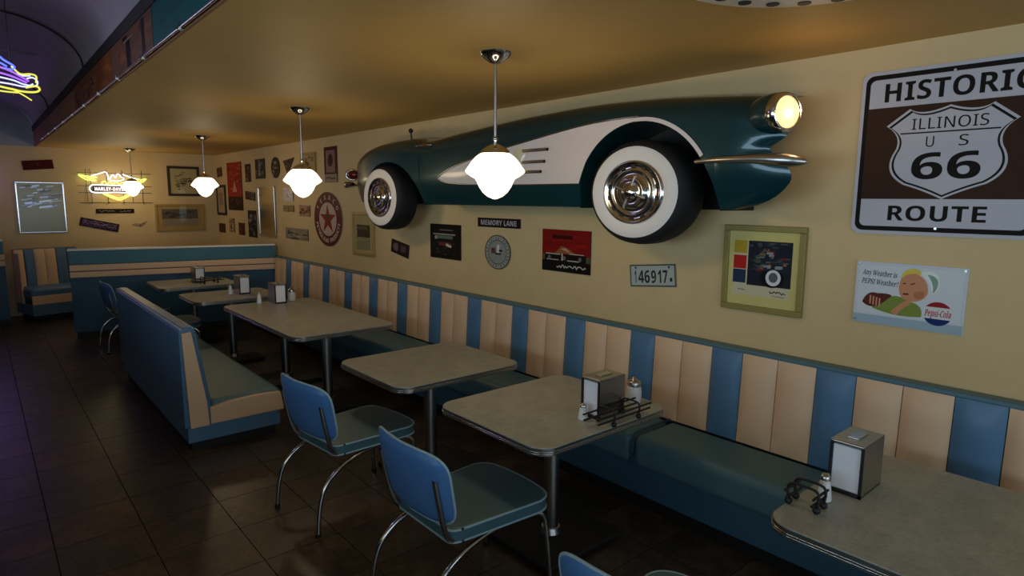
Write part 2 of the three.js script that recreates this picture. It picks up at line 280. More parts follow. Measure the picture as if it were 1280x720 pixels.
    for (let k = 0; k < 14; k++) { const a = k * Math.PI / 7; mesh('slot', new THREE.BoxGeometry(0.004, 0.015, 0.026).translate(-0.0165, 0.151, 0).rotateX(a), mBlack, cap); }
    for (let k = 0; k < 2; k++) mesh('spinner_bar', new RoundedBoxGeometry(0.016, 0.014, 0.20, 2, 0.006).translate(-0.042, 0, 0).rotateX(k * Math.PI / 2 + 0.35), mChromeSoft, cap);
  }
  // headlight
  { const hl = new THREE.Group(); hl.name = 'headlight'; hl.position.set(2.968 - D, 2.262 - 1.8, -1.462 + 3.8); hl.rotation.y = -0.38; car.add(hl);
    hl.scale.set(0.92, 0.94, 1);
    mesh('bezel', lathe([[0.076, 0.020], [0.082, 0.034], [0.092, 0.032], [0.101, 0.016], [0.104, -0.008], [0.100, -0.02]], 40).rotateX(Math.PI / 2), mChrome, hl);
    mesh('nacelle', lathe([[0.102, -0.012], [0.106, -0.04], [0.104, -0.09], [0.092, -0.15], [0.06, -0.21], [0.0, -0.24]], 40).rotateX(Math.PI / 2), mPaint, hl);
    mesh('lamp_lens', lathe([[0.0, 0.042], [0.03, 0.040], [0.06, 0.032], [0.080, 0.018]], 32).rotateX(Math.PI / 2), (() => { const m = glow(1.05, 0.62, 0.26); m.color.set('#d8c8a0'); return m; })(), hl);
    mesh('lamp_bulb', ball(0.022, -0.006, -0.01, 0.035, 14), glow(5, 3.8, 2.2), hl);
    const pl = new THREE.PointLight(new THREE.Color().setRGB(1, 0.62, 0.28), 0.085, 0, 2); pl.position.set(0.02, 0, 0.13); pl.castShadow = true; pl.name = 'headlight_glow'; hl.add(pl); }
  // front bumper spear and grille end
  const spear = (pts, rad, m, name) => { const c = new THREE.CatmullRomCurve3(pts.map(p => V(...p))), fr = c.computeFrenetFrames(40); const g = gridGeo(40, 14, (u, v) => { const i = Math.round(u * 40), q = c.getPoint(u), a = v * Math.PI * 2, r = rad(u); return q.addScaledVector(fr.normals[i], Math.cos(a) * r).addScaledVector(fr.binormals[i], Math.sin(a) * r).toArray(); }); return mesh(name, loc(g), m, car); };
  spear([[2.925, 2.047, -1.90], [2.90, 2.05, -1.75], [2.90, 2.046, -1.55], [2.92, 2.036, -1.42], [2.96, 2.024, -1.32]], u => u < 0.72 ? 0.012 + 0.021 * (u / 0.72) ** 1.5 : 0.033 * Math.sqrt(Math.max(0.0015, 1 - ((u - 0.72) / 0.28) ** 2)), mChromeSoft, 'front_bumper');
  // tail: lamp pod, rear bumper, aerial
  mesh('tail_lamp', loc(new THREE.SphereGeometry(1, 20, 14).scale(0.06, 0.05, 0.075).translate(3.075, 2.085, -6.13)), P({ color: '#5a0d12', roughness: 0.1, clearcoat: 1 }), car);
  mesh('tail_bezel', loc(new THREE.TorusGeometry(0.062, 0.014, 10, 28).scale(1, 0.85, 1).rotateY(-0.6).translate(3.08, 2.085, -6.17)), mChrome, car);
  spear([[2.99, 1.985, -5.98], [2.985, 1.98, -6.1], [3.06, 1.98, -6.24], [3.2, 1.98, -6.30]], u => 0.035 * Math.sqrt(Math.max(0.01, Math.sin(Math.PI * Math.min(1, 0.08 + u * 0.9)))), mChrome, 'rear_bumper');
  mesh('aerial', loc(mergeGeometries([rod([3.16, 2.37, -5.10], [3.16, 2.455, -5.12], 0.007), ball(0.022, 3.16, 2.47, -5.12)])), mBlack, car);
}

// ---------------------------------------------------------------- pendant lamps
{
  const mGlobe = glow(2.6, 2.15, 1.55); mGlobe.color.set('#efe9dc');
  const spots = [[2.09, -2.56, 'milk-glass schoolhouse pendant lamp in front of the white car cove'], [2.137, -5.2, 'milk-glass schoolhouse pendant lamp beside the tail of the car'], [2.205, -8.4, 'milk-glass schoolhouse pendant lamp in front of the striped-channel booth partition'], [1.935, -11.45, 'milk-glass schoolhouse pendant lamp overlapping the eagle neon sign']];
  for (const [x, z, label] of spots) {
    const t = thing('pendant_lamp', label, 'pendant lamp', [x, H, z], 0, 'schoolhouse pendants in a row');
    mesh('canopy', lathe([[0.012, -0.055], [0.03, -0.05], [0.06, -0.03], [0.078, -0.012], [0.082, 0]], 32), mChrome, t);
    mesh('rod', [rod([0, -0.47, 0], [0, -0.03, 0], 0.0075, 10), ball(0.014, 0, -0.43, 0)], mChromeSoft, t);
    mesh('fitter', lathe([[0.012, -0.455], [0.03, -0.462], [0.055, -0.475], [0.075, -0.492], [0.077, -0.505]], 32), mChrome, t);
    mesh('globe', lathe([[0.0, -0.742], [0.012, -0.740], [0.04, -0.728], [0.066, -0.706], [0.086, -0.676], [0.097, -0.650], [0.106, -0.636], [0.128, -0.624], [0.148, -0.610], [0.157, -0.600], [0.156, -0.592], [0.144, -0.576], [0.126, -0.550], [0.108, -0.528], [0.088, -0.512], [0.072, -0.503], [0.068, -0.497]], 48), mGlobe, t);
    const pl = new THREE.PointLight(new THREE.Color().setRGB(1, 0.76, 0.42), LAMP_POWER, 0, 2); pl.position.set(0, -0.61, 0); pl.castShadow = true; pl.shadow.radius = 4; pl.name = 'pendant_light'; t.add(pl);
  }
}

// ---------------------------------------------------------------- tables
function roundedRect(w, d, r) { const s = new THREE.Shape(), x = w / 2, y = d / 2; s.moveTo(-x + r, -y); s.lineTo(x - r, -y); s.absarc(x - r, -y + r, r, -Math.PI / 2, 0); s.lineTo(x, y - r); s.absarc(x - r, y - r, r, 0, Math.PI / 2); s.lineTo(-x + r, y); s.absarc(-x + r, y - r, r, Math.PI / 2, Math.PI); s.lineTo(-x, -y + r); s.absarc(-x + r, -y + r, r, Math.PI, Math.PI * 1.5); return s; }
function diningTable(label, x0, x1, z0, z1, posts = [0]) {
  const w = x1 - x0, d = z1 - z0, t = thing('diner_table', label, 'table', [(x0 + x1) / 2, 0, (z0 + z1) / 2]);
  const up = (s, y, h, bev) => new THREE.ExtrudeGeometry(s, { depth: h, curveSegments: 10, bevelEnabled: !!bev, bevelThickness: bev || 0, bevelSize: bev || 0, bevelSegments: 2 }).rotateX(-Math.PI / 2).translate(0, y, 0);
  mesh('tabletop', metreUV(up(roundedRect(w - 0.008, d - 0.008, 0.096), 0.722, 0.027, 0.0015), 0, 2, 3), mTop, t);
  const ring = roundedRect(w, d, 0.10); ring.holes.push(roundedRect(w - 0.012, d - 0.012, 0.094));
  const band = mesh('edge_band', up(ring, 0.712, 0.034), mChromeSoft, t);
  for (const y of [0.722, 0.731]) { const pts = roundedRect(w + 0.003, d + 0.003, 0.1).getPoints(10).map(p => [p.x, y, p.y]); mesh('groove', tube(pts.slice(0, -1), 0.0022, 160, 5, true, 0.1), mChrome, band); }
  for (const z of posts) {
    mesh('post', [cyl(0.042, 0.042, 0.66, 0, 0.05, z, 28), cyl(0.06, 0.05, 0.03, 0, 0.035, z, 28)], mChromeSoft, t);
    mesh('mount_plate', rbox(-0.2, 0.2, 0.70, 0.714, z - 0.2, z + 0.2, 0.004, 1), mBlack, t);
    mesh('base_plate', rbox(-0.27, 0.27, 0.0, 0.035, z - 0.26, z + 0.26, 0.012), mBlack, t);
  }
  return t;
}
diningTable('grey laminate diner table with napkin holder and wire rack beneath the route sign', 1.985, 2.93, -0.955, -0.10);
diningTable('grey laminate diner table with two shakers, napkin holder and a blue chair pulled up', 1.785, 2.735, -2.685, -1.855);
diningTable('bare grey laminate diner table with nothing on it', 1.770, 2.72, -3.855, -3.025);
diningTable('long brownish laminate diner table opposite the free-standing booth', 1.815, 2.735, -6.60, -4.70, [-0.5, 0.5]);
diningTable('small laminate diner table between the long table and the last table', 1.66, 2.58, -7.72, -6.95);
diningTable('laminate diner table standing against the banded partition', 1.60, 2.52, -9.12, -8.26);

// ---------------------------------------------------------------- chairs
function makeChair(label) {
  const t = thing('diner_chair', label, 'chair', [0, 0, 0], 0, 'blue diner chairs');
  // seat: rounded trapezoid cushion, front towards +x
  const seat = (k) => { const s = new THREE.Shape(), f = 0.255 * k, b = 0.225 * k; s.moveTo(-0.27 * k, -b + 0.06); s.quadraticCurveTo(-0.28 * k, -b, -0.20 * k, -b); s.lineTo(0.19 * k, -f); s.quadraticCurveTo(0.285 * k, -f, 0.295 * k, -f + 0.11); s.quadraticCurveTo(0.315 * k, 0, 0.295 * k, f - 0.11); s.quadraticCurveTo(0.285 * k, f, 0.19 * k, f); s.lineTo(-0.20 * k, b); s.quadraticCurveTo(-0.28 * k, b, -0.27 * k, b - 0.06); s.closePath(); return s; };
  const cush = mesh('seat', new THREE.ExtrudeGeometry(seat(0.965), { depth: 0.042, curveSegments: 10, bevelEnabled: true, bevelThickness: 0.012, bevelSize: 0.010, bevelSegments: 3 }).rotateX(-Math.PI / 2).translate(0, 0.422, 0), mSeatChair, t);
  for (const y of [0.470, 0.417]) mesh('piping', tube(seat(1.0).getPoints(10).slice(0, -1).map(p => [p.x, y, -p.y]), 0.0055, 160, 6, true, 0.2), mPiping, cush);
  // back: curved padded panel, leaning to -x
  const back = gridGeo(28, 20, (u, v) => {
    const a = u * 2 - 1, b = v * 2 - 1, w = 0.285 - 0.03 * Math.max(0, -b), sx = Math.sign(a) * Math.pow(Math.abs(a), 0.8);
    return [0, b, a].map((_, i) => i === 0 ? 0 : i === 1 ? b : sx * w);
  });
  const panel = (side) => gridGeo(26, 18, (u, v) => {
    const a = u * 2 - 1, b = v * 2 - 1, rr2 = Math.pow(Math.abs(a) ** 5 + Math.abs(b) ** 5, 0.2), m = Math.max(Math.abs(a), Math.abs(b)), k = rr2 > 0 ? m / rr2 : 1;
    const A = a * k, B = b * k, w = 0.280 - 0.022 * (1 - (B + 1) / 2), z = A * w, y = 0.665 + B * 0.165;
    const edge = Math.pow(Math.max(0, 1 - Math.pow(m, 8)), 0.5), lean = -0.315 - (y - 0.5) * 0.20, curve = 0.05 * A * A;
    return [lean + curve + side * 0.022 * edge, y, z];
  });
  const g1 = panel(1), g2 = panel(-1); { const ix = g1.index.array; for (let i = 0; i < ix.length; i += 3) { const q = ix[i]; ix[i] = ix[i + 1]; ix[i + 1] = q; } g1.computeVertexNormals(); }
  const bk = mesh('backrest', [g1, g2], mBlueChair, t);
  const rim = []; for (let i = 0; i < 56; i++) { const th = i / 56 * Math.PI * 2, c = Math.cos(th), s = Math.sin(th), A = Math.sign(c) * Math.abs(c) ** 0.4, B = Math.sign(s) * Math.abs(s) ** 0.4, w = 0.280 - 0.022 * (1 - (B + 1) / 2), y = 0.665 + B * 0.165; rim.push([-0.315 - (y - 0.5) * 0.2 + 0.05 * A * A, y, A * w]); }
  mesh('piping', tube(rim, 0.0058, 160, 6, true, 0.3), mPiping, bk);
  for (const s of [-1, 1]) {
    const z = s * 0.225;
    mesh('back_bracket', tube([[-0.19, 0.415, s * 0.2], [-0.255, 0.425, s * 0.205], [-0.295, 0.47, s * 0.213], [-0.328, 0.60, s * 0.218], [-0.35, 0.72, s * 0.218]], 0.0125, 24, 8), mChromeSoft, t);
    mesh('front_leg', tube([[0.14, 0.400, s * 0.20], [0.20, 0.398, s * 0.215], [0.245, 0.37, s * 0.228], [0.262, 0.30, s * 0.235], [0.285, 0.012, s * 0.25]], 0.0125, 30, 8), mChrome, t);
    mesh('rear_leg', tube([[0.14, 0.400, s * 0.20], [0.02, 0.398, s * 0.205], [-0.12, 0.385, s * 0.215], [-0.25, 0.345, s * 0.225], [-0.345, 0.27, s * 0.23], [-0.385, 0.17, s * 0.235], [-0.405, 0.012, s * 0.24]], 0.0125, 40, 8), mChrome, t);
    for (const [x, zz] of [[0.285, 0.25], [-0.405, 0.24]]) mesh('foot_glide', cyl(0.016, 0.015, 0.02, x, 0, s * zz, 14), mBlack, t);
  }
  mesh('seat_rail', [rod([0.14, 0.402, -0.2], [0.14, 0.402, 0.2], 0.011), rod([-0.19, 0.408, -0.2], [-0.19, 0.408, 0.2], 0.011)], mChrome, t);
  return t;
}
{
  const c = makeChair('blue vinyl diner chair with white piping at the table holding wire rack and shakers');
  c.position.set(1.655, 0, -2.19);
  copy(c, [1.655, 0, -3.36], 0.10, 'blue vinyl diner chair with white piping at the bare table beside the booth end');
  copy(c, [1.60, 0, -0.985], 0.14, 'blue vinyl diner chair at the table below the route sign, only its back top showing');
  copy(c, [1.45, 0, -8.72], 0.05, 'dim blue diner chair drawn up to the table against the partition');
  copy(c, [1.53, 0, -7.63], 0.0, 'dim blue diner chair at the small table past the booth back');
}

// ---------------------------------------------------------------- free-standing booth
{
  const b = thing('booth_bench', 'free-standing blue vinyl booth bench with cream end panel and black kick plate', 'booth', [1.03, 0, -6.04]);
  const hl = 1.27;
  const ex = (pts, z0, z1, bev = 0) => { const s = new THREE.Shape(); pts.forEach((p, i) => i ? s.lineTo(...p) : s.moveTo(...p)); s.closePath(); return new THREE.ExtrudeGeometry(s, { depth: z1 - z0, bevelEnabled: bev > 0, bevelThickness: bev, bevelSize: bev, bevelSegments: 3 }).translate(0, 0, z0); };
  mesh('back_shell', ex([[0.0, 0.19], [0.0, 0.89], [0.02, 0.91], [0.07, 0.91], [0.09, 0.88], [0.16, 0.36], [0.16, 0.19]], -hl + 0.01, hl - 0.01, 0.012), mBlue, b);
  mesh('top_piping', [rod([0.0, 0.912, -hl], [0.0, 0.912, hl], 0.008), rod([0.08, 0.912, -hl], [0.08, 0.912, hl], 0.008)], mPiping, b);
  mesh('end_panel', ex([[0.025, 0.185], [0.005, 0.88], [0.06, 0.885], [0.135, 0.36], [0.145, 0.185]], hl + 0.010, hl + 0.026, 0.004), mCream, b);
  mesh('seat_cushion', new RoundedBoxGeometry(0.54, 0.16, 2 * hl - 0.02, 5, 0.05).translate(0.43, 0.275, 0), mSeatBlue, b);
  mesh('seat_boxing', ex([[0.165, 0.19], [0.165, 0.30], [0.3, 0.325], [0.5, 0.333], [0.67, 0.325], [0.69, 0.29], [0.69, 0.19]], hl - 0.012, hl + 0.016, 0.006), mCream, b);
  mesh('base', box(0.005, 0.665, 0.07, 0.19, -hl + 0.01, hl + 0.012), mBlue, b);
  mesh('kick_plate', box(0.03, 0.63, 0, 0.07, -hl + 0.03, hl - 0.01), mBlack, b);
}
// ---------------------------------------------------------------- partitions and the far bench
function partition(name, label, x0, x1, zc, top) {
  const t = thing(name, label, 'partition', [(x0 + x1) / 2, 0, zc]), h = (x1 - x0) / 2;
  mesh('body', box(-h, h, 0.08, top - 0.025, -0.05, 0.05), S({ color: '#1d4a66', roughness: 0.5 }), t);
  mesh('kick_plate', box(-h + 0.02, h - 0.02, 0, 0.08, -0.04, 0.04), mBlack, t);
  mesh('top_cap', rbox(-h - 0.01, h + 0.0, top - 0.025, top, -0.065, 0.065, 0.008), mWhite, t);
  mesh('upper_band', rbox(-h, h, top - 0.20, top - 0.028, 0.045, 0.062, 0.006), mBandTeal, t);
  mesh('cream_strip', rbox(-h, h, top - 0.285, top - 0.205, 0.045, 0.075, 0.012), mCream, t);
  mesh('cream_strip', rbox(-h, h, top - 0.37, top - 0.295, 0.045, 0.085, 0.012), mCream, t);
  return t;
}
partition('booth_partition', 'low blue partition with two cream strips and white cap behind the last table', 0.85, D - 0.01, -9.49, 1.165).rotation.y = -0.19;
partition('booth_partition', 'low blue partition stub with white cap at the back across the aisle', -1.18, 0.27, -11.35, 1.22);
{
  const t = partition('booth_partition', 'long low blue partition dividing the aisle from the window side', -5.0, 5.0, 0, 1.30);
  t.position.set(-1.25, 0, -3.2); t.rotation.y = Math.PI / 2;
}
{
  const b = thing('back_bench', 'dim blue and cream channel-back bench against the back wall beyond the aisle', 'booth', [0.80, 0, -11.62], 0.26);
  mesh('base', box(-0.36, 0.42, 0.10, 0.26, -0.22, 0.30), mBlue, b);
  mesh('kick_plate', box(-0.33, 0.39, 0, 0.10, -0.2, 0.26), mBlack, b);
  mesh('seat_cushion', new RoundedBoxGeometry(0.80, 0.16, 0.50, 4, 0.05).translate(0.03, 0.42, 0.06), mBlue, b);
  mesh('seat_boxing', rbox(-0.36, 0.42, 0.26, 0.39, 0.28, 0.315, 0.01), mCream, b);
  mesh('back_shell', box(-0.38, 0.42, 0.10, 1.05, -0.24, -0.19), mTeal, b);
  mesh('end_panel', rbox(-0.385, -0.355, 0.26, 1.0, -0.22, 0.02, 0.01), mCream, b);
  [[-0.345, 0.12, mCream], [-0.215, 0.12, mBlue], [-0.085, 0.14, mCream], [0.055, 0.14, mCream], [0.20, 0.14, mBlue], [0.345, 0.14, mBlue]].forEach(([x, w, m]) => {
    const c = mesh('channel', pillow(w - 0.004, 0.56, 0.06, 0.02).rotateY(Math.PI / 2), m, b); c.position.set(x + 0.02, 0.48, -0.19); c.rotation.x = -0.06; });
}

// ---------------------------------------------------------------- things on the tables
const TY = 0.7505;
function napkinHolder(label, x, z, turn = 0) {
  const t = thing('napkin_dispenser', label, 'napkin holder', [x, TY, z], turn);
  const w = 0.12, d = 0.20, h = 0.205;        // w along z (face width), d along x
  mesh('housing', [rbox(-d / 2, d / 2, 0, 0.012, -w / 2, w / 2, 0.004, 1), rbox(-d / 2, d / 2, h - 0.018, h, -w / 2, w / 2, 0.008, 2), rbox(-d / 2, d / 2, 0, h, -w / 2, -w / 2 + 0.006, 0.002, 1), rbox(-d / 2, d / 2, 0, h, w / 2 - 0.006, w / 2, 0.002, 1)], mChromeSoft, t);
  mesh('napkins', rbox(-d / 2 + 0.006, d / 2 - 0.006, 0.013, h - 0.02, -w / 2 + 0.008, w / 2 - 0.008, 0.004, 1), mPaper, t);
  mesh('face_frame', [box(-d / 2 - 0.003, -d / 2 + 0.004, 0, h - 0.01, -w / 2, -w / 2 + 0.010), box(-d / 2 - 0.003, -d / 2 + 0.004, 0, h - 0.01, w / 2 - 0.010, w / 2), box(-d / 2 - 0.003, -d / 2 + 0.004, 0, 0.014, -w / 2, w / 2)], mBlack, t);
  mesh('top_catch', rbox(-0.05, 0.05, h, h + 0.006, -0.02, 0.02, 0.003, 1), mChrome, t);
  return t;
}
function shaker(label, x, z, h = 0.085) {
  const t = thing('salt_shaker', label, 'shaker', [x, TY, z]);
  mesh('jar', lathe([[0, 0], [0.024, 0], [0.026, 0.006], [0.021, h * 0.5], [0.016, h * 0.78], [0.0, h * 0.78]], 20), S({ color: '#dcdad6', roughness: 0.3 }), t);
  mesh('cap', lathe([[0.0165, h * 0.76], [0.0175, h * 0.86], [0.012, h * 0.98], [0, h]], 20), mChromeSoft, t);
  return t;
}
function sugarJar(label, x, z) {
  const t = thing('sugar_jar', label, 'jar', [x, TY, z]);
  mesh('jar', lathe([[0, 0], [0.036, 0], [0.04, 0.006], [0.042, 0.05], [0.039, 0.085], [0.034, 0.095], [0.0, 0.095]], 24), S({ color: '#d5d3ce', roughness: 0.35 }), t);
  mesh('lid', lathe([[0.036, 0.092], [0.038, 0.112], [0.03, 0.122], [0.014, 0.125], [0.012, 0.14], [0, 0.14]], 24), mChromeSoft, t);
  return t;
}
function wireRack(label, x, z, len, turn = 0) {
  const t = thing('condiment_rack', label, 'wire rack', [x, TY, z], turn), l = len / 2;
  for (const [y, zz] of [[0.035, -0.045], [0.035, 0.045], [0.062, -0.05], [0.062, 0.05]]) mesh('rail', rod([-l, y, zz], [l, y, zz], 0.005), mBlack, t);
  for (const x1 of [-l * 0.45, l * 0.5]) mesh('hoop', tube([[x1, 0.01, -0.05], [x1, 0.075, -0.052], [x1, 0.085, 0], [x1, 0.075, 0.052], [x1, 0.01, 0.05]], 0.005, 20, 6), mBlack, t);
  for (const x1 of [-l * 0.45, l * 0.5]) for (const zz of [-0.05, 0.05]) mesh('ball_foot', ball(0.014, x1, 0.0135, zz), mBlack, t);
  return t;
}
napkinHolder('chrome napkin dispenser on the table beneath the route sign', 2.49, -0.845);
shaker('white shaker beside the napkin dispenser beneath the route sign', 2.285, -0.872, 0.105);
wireRack('black wire condiment rack tucked behind a napkin dispenser beneath the route sign', 2.185, -0.895, 0.12, 0);
napkinHolder('chrome napkin dispenser standing between a white shaker and a sugar jar', 2.375, -2.02);
shaker('white shaker in front of the dispenser and wire rack', 2.225, -2.02);
sugarJar('white sugar jar behind the dispenser, next to the blue stripe', 2.64, -2.03);
wireRack('black wire condiment rack along the table edge by sugar jar and shaker', 2.35, -1.90, 0.40, 0.0);
napkinHolder('chrome napkin dispenser on the long table', 2.34, -6.48, Math.PI / 2);
shaker('slim white shaker at the end of the long table', 2.16, -6.50, 0.13);
sugarJar('white sugar jar at the end of the long table by the banquette', 2.50, -6.50);
napkinHolder('small chrome napkin dispenser on the small table past the long one', 2.26, -7.36, Math.PI / 2);
shaker('white shaker on the small table past the long one', 2.12, -7.32, 0.12);
napkinHolder('chrome napkin dispenser on the table against the partition', 2.12, -8.66, Math.PI / 2);
wireRack('black wire condiment rack on the table against the partition', 2.20, -8.47, 0.36, 0.2);

// ---------------------------------------------------------------- signs and pictures
const font = (g, px, w = 'bold', f = 'sans-serif') => { g.font = `${w} ${px}px ${f}`; };
function fitText(g, s, x, y, w, h, weight = 'bold') { g.save(); g.textAlign = 'center'; g.textBaseline = 'alphabetic'; font(g, 100, weight); const m = g.measureText(s).width; g.translate(x, y); g.scale(w / m, h / 73); g.fillText(s, 0, 0); g.restore(); }
function signBase(name, label, category, wall, a0, a1, y0, y1, tilt, group) {   // a: z on the banquette wall, x on the back wall
  const t = thing(name, label, category, wall === 'right' ? [D - 0.002, (y0 + y1) / 2, (a0 + a1) / 2] : [(a0 + a1) / 2, (y0 + y1) / 2, ZB + 0.002], 0, group);
  t.rotation.order = 'YXZ'; t.rotation.y = wall === 'right' ? -Math.PI / 2 : 0; t.rotation.z = tilt || 0;
  return t;
}
const printMat = (w, h, draw, rough = 0.6) => P({ map: canvasTex(w, h, draw), roughness: rough, specularIntensity: 0.25 });
function flatSign(name, label, category, wall, a0, a1, y0, y1, draw, o = {}) {
  const t = signBase(name, label, category, wall, a0, a1, y0, y1, o.tilt, o.group), w = a1 - a0, h = y1 - y0, th = o.th || 0.008;
  const k = Math.min(512 / Math.max(w, h), 900), cw = Math.max(32, Math.round(w * k * (o.q || 0.5))), ch = Math.max(32, Math.round(h * k * (o.q || 0.5)));
  let bg, pg;
  if (o.round) { bg = new THREE.CylinderGeometry(0.5, 0.5, th, 48).rotateX(Math.PI / 2).scale(w, h, 1).translate(0, 0, th / 2); pg = new THREE.CircleGeometry(0.5, 48).scale(w, h, 1); }
  else if (o.shape) { const s = o.shape(w, h); bg = new THREE.ExtrudeGeometry(s, { depth: th, bevelEnabled: false }); pg = new THREE.ShapeGeometry(s); const p = pg.attributes.position, u = []; for (let i = 0; i < p.count; i++) u.push(p.getX(i) / w + 0.5, p.getY(i) / h + 0.5); pg.setAttribute('uv', new THREE.Float32BufferAttribute(u, 2)); }
  else { bg = box(-w / 2, w / 2, -h / 2, h / 2, 0, th); pg = new THREE.PlaneGeometry(w, h); }
  mesh('board', bg, o.edge || mDark, t);
  mesh('print', pg.translate(0, 0, th + 0.0012), printMat(cw, ch, draw, o.rough), t);
  if (o.screws) for (const [x, y] of o.screws) mesh('screw', new THREE.CylinderGeometry(0.006, 0.006, 0.004, 10).rotateX(Math.PI / 2).translate(x * w, y * h, th + 0.003), mChromeSoft, t);
  return t;
}
function framed(name, label, wall, a0, a1, y0, y1, fw, mFrame, draw, o = {}) {
  const t = signBase(name, label, 'picture', wall, a0, a1, y0, y1, o.tilt, o.group), w = a1 - a0, h = y1 - y0;
  const k = 384 / Math.max(w, h);
  mesh('backing', box(-w / 2 + 0.004, w / 2 - 0.004, -h / 2 + 0.004, h / 2 - 0.004, 0, 0.008), mDark, t);
  mesh('print', new THREE.PlaneGeometry(w - 2 * fw + 0.006, h - 2 * fw + 0.006).translate(0, 0, 0.0095), printMat(Math.round((w - 2 * fw) * k), Math.round((h - 2 * fw) * k), draw, 0.6), t);
  for (const s of [-1, 1]) {
    mesh('frame_rail', rbox(-w / 2, w / 2, s * (h / 2 - fw / 2) - fw / 2, s * (h / 2 - fw / 2) + fw / 2, 0, 0.024, 0.005, 2), mFrame, t);
    mesh('frame_stile', rbox(s * (w / 2 - fw / 2) - fw / 2, s * (w / 2 - fw / 2) + fw / 2, -h / 2 + fw, h / 2 - fw, 0, 0.024, 0.005, 2), mFrame, t);
  }
  if (o.glass !== false) mesh('glass', new THREE.PlaneGeometry(w - 2 * fw, h - 2 * fw).translate(0, 0, 0.014), mGlassPane, t);
  return t;
}
const blotch = (bg, cols, n, sz = 0.25) => (g, w, h) => { g.fillStyle = bg; g.fillRect(0, 0, w, h); for (let i = 0; i < n; i++) { g.fillStyle = cols[rnd() * cols.length | 0]; const a = rr(0.03, sz) * w, b = rr(0.02, sz * 0.6) * h; g.fillRect(rr(0.06, 0.9) * w - a / 3, rr(0.06, 0.92) * h - b / 2, a, b); } };
const scribble = (g, x0, x1, y, amp, lw, col) => { g.strokeStyle = col; g.lineWidth = lw; g.beginPath(); for (let x = x0; x <= x1; x += lw * 1.3) { const yy = y + rr(-amp, amp); x === x0 ? g.moveTo(x, yy) : g.lineTo(x, yy); } g.stroke(); };

// route sign
{
  const shield = (g, k) => { g.beginPath(); const q = (x, y) => [x * k, y * k]; g.moveTo(...q(0, -1)); g.quadraticCurveTo(...q(0.42, -0.78), ...q(0.62, -0.98)); g.lineTo(...q(0.98, -0.62)); g.quadraticCurveTo(...q(0.70, -0.38), ...q(0.80, -0.05)); g.quadraticCurveTo(...q(1.02, 0.45), ...q(0.62, 0.75)); g.quadraticCurveTo(...q(0.30, 0.88), ...q(0, 1.08)); g.quadraticCurveTo(...q(-0.30, 0.88), ...q(-0.62, 0.75)); g.quadraticCurveTo(...q(-1.02, 0.45), ...q(-0.80, -0.05)); g.quadraticCurveTo(...q(-0.70, -0.38), ...q(-0.98, -0.62)); g.lineTo(...q(-0.62, -0.98)); g.quadraticCurveTo(...q(-0.42, -0.78), ...q(0, -1)); g.closePath(); };
  const rrect = (g, x, y, w, h, r) => { g.beginPath(); g.moveTo(x + r, y); g.arcTo(x + w, y, x + w, y + h, r); g.arcTo(x + w, y + h, x, y + h, r); g.arcTo(x, y + h, x, y, r); g.arcTo(x, y, x + w, y, r); g.closePath(); };
  const GREY = '#b9b8be', BR = '#3a2416', BK = '#17120f';
  flatSign('route_sign', 'big brown and silver road sign reading HISTORIC ROUTE with a 66 shield', 'sign', 'right', -1.262, -0.530, 1.688, 2.462, (g, w, h) => {
    g.fillStyle = GREY; g.fillRect(0, 0, w, h);
    g.fillStyle = BK; rrect(g, w * 0.022, h * 0.022, w * 0.956, h * 0.956, w * 0.05); g.fill();
    g.save(); rrect(g, w * 0.05, h * 0.05, w * 0.90, h * 0.90, w * 0.035); g.clip();
    g.fillStyle = GREY; g.fillRect(0, 0, w, h); g.fillStyle = BR; g.fillRect(0, h * 0.222, w, h * 0.558); g.restore();
    g.fillStyle = BK; fitText(g, 'HISTORIC', w * 0.525, h * 0.188, w * 0.80, h * 0.112); fitText(g, 'ROUTE', w * 0.485, h * 0.912, w * 0.56, h * 0.092);
    g.save(); g.translate(w * 0.515, h * 0.498); g.scale(w * 0.355, h * 0.262);
    g.fillStyle = GREY; shield(g, 1); g.fill(); g.fillStyle = BK; shield(g, 0.955); g.fill(); g.fillStyle = GREY; shield(g, 0.915); g.fill();
    g.fillStyle = BK; g.fillRect(-0.74, -0.44, 1.48, 0.03);
    g.save(); g.scale(1, 1); fitText(g, 'ILLINOIS', 0, -0.50, 1.16, 0.25, 'normal'); fitText(g, 'U', -0.26, -0.10, 0.17, 0.24, 'normal'); fitText(g, 'S', 0.24, -0.10, 0.17, 0.24, 'normal'); fitText(g, '66', 0, 0.62, 1.10, 0.60); g.restore(); g.restore();
  }, { q: 1.8, th: 0.006, edge: mAlu, rough: 0.6, shape: (w, h) => roundedRect(w, h, 0.04), screws: [[0.02, 0.455], [0, -0.455]] });
}
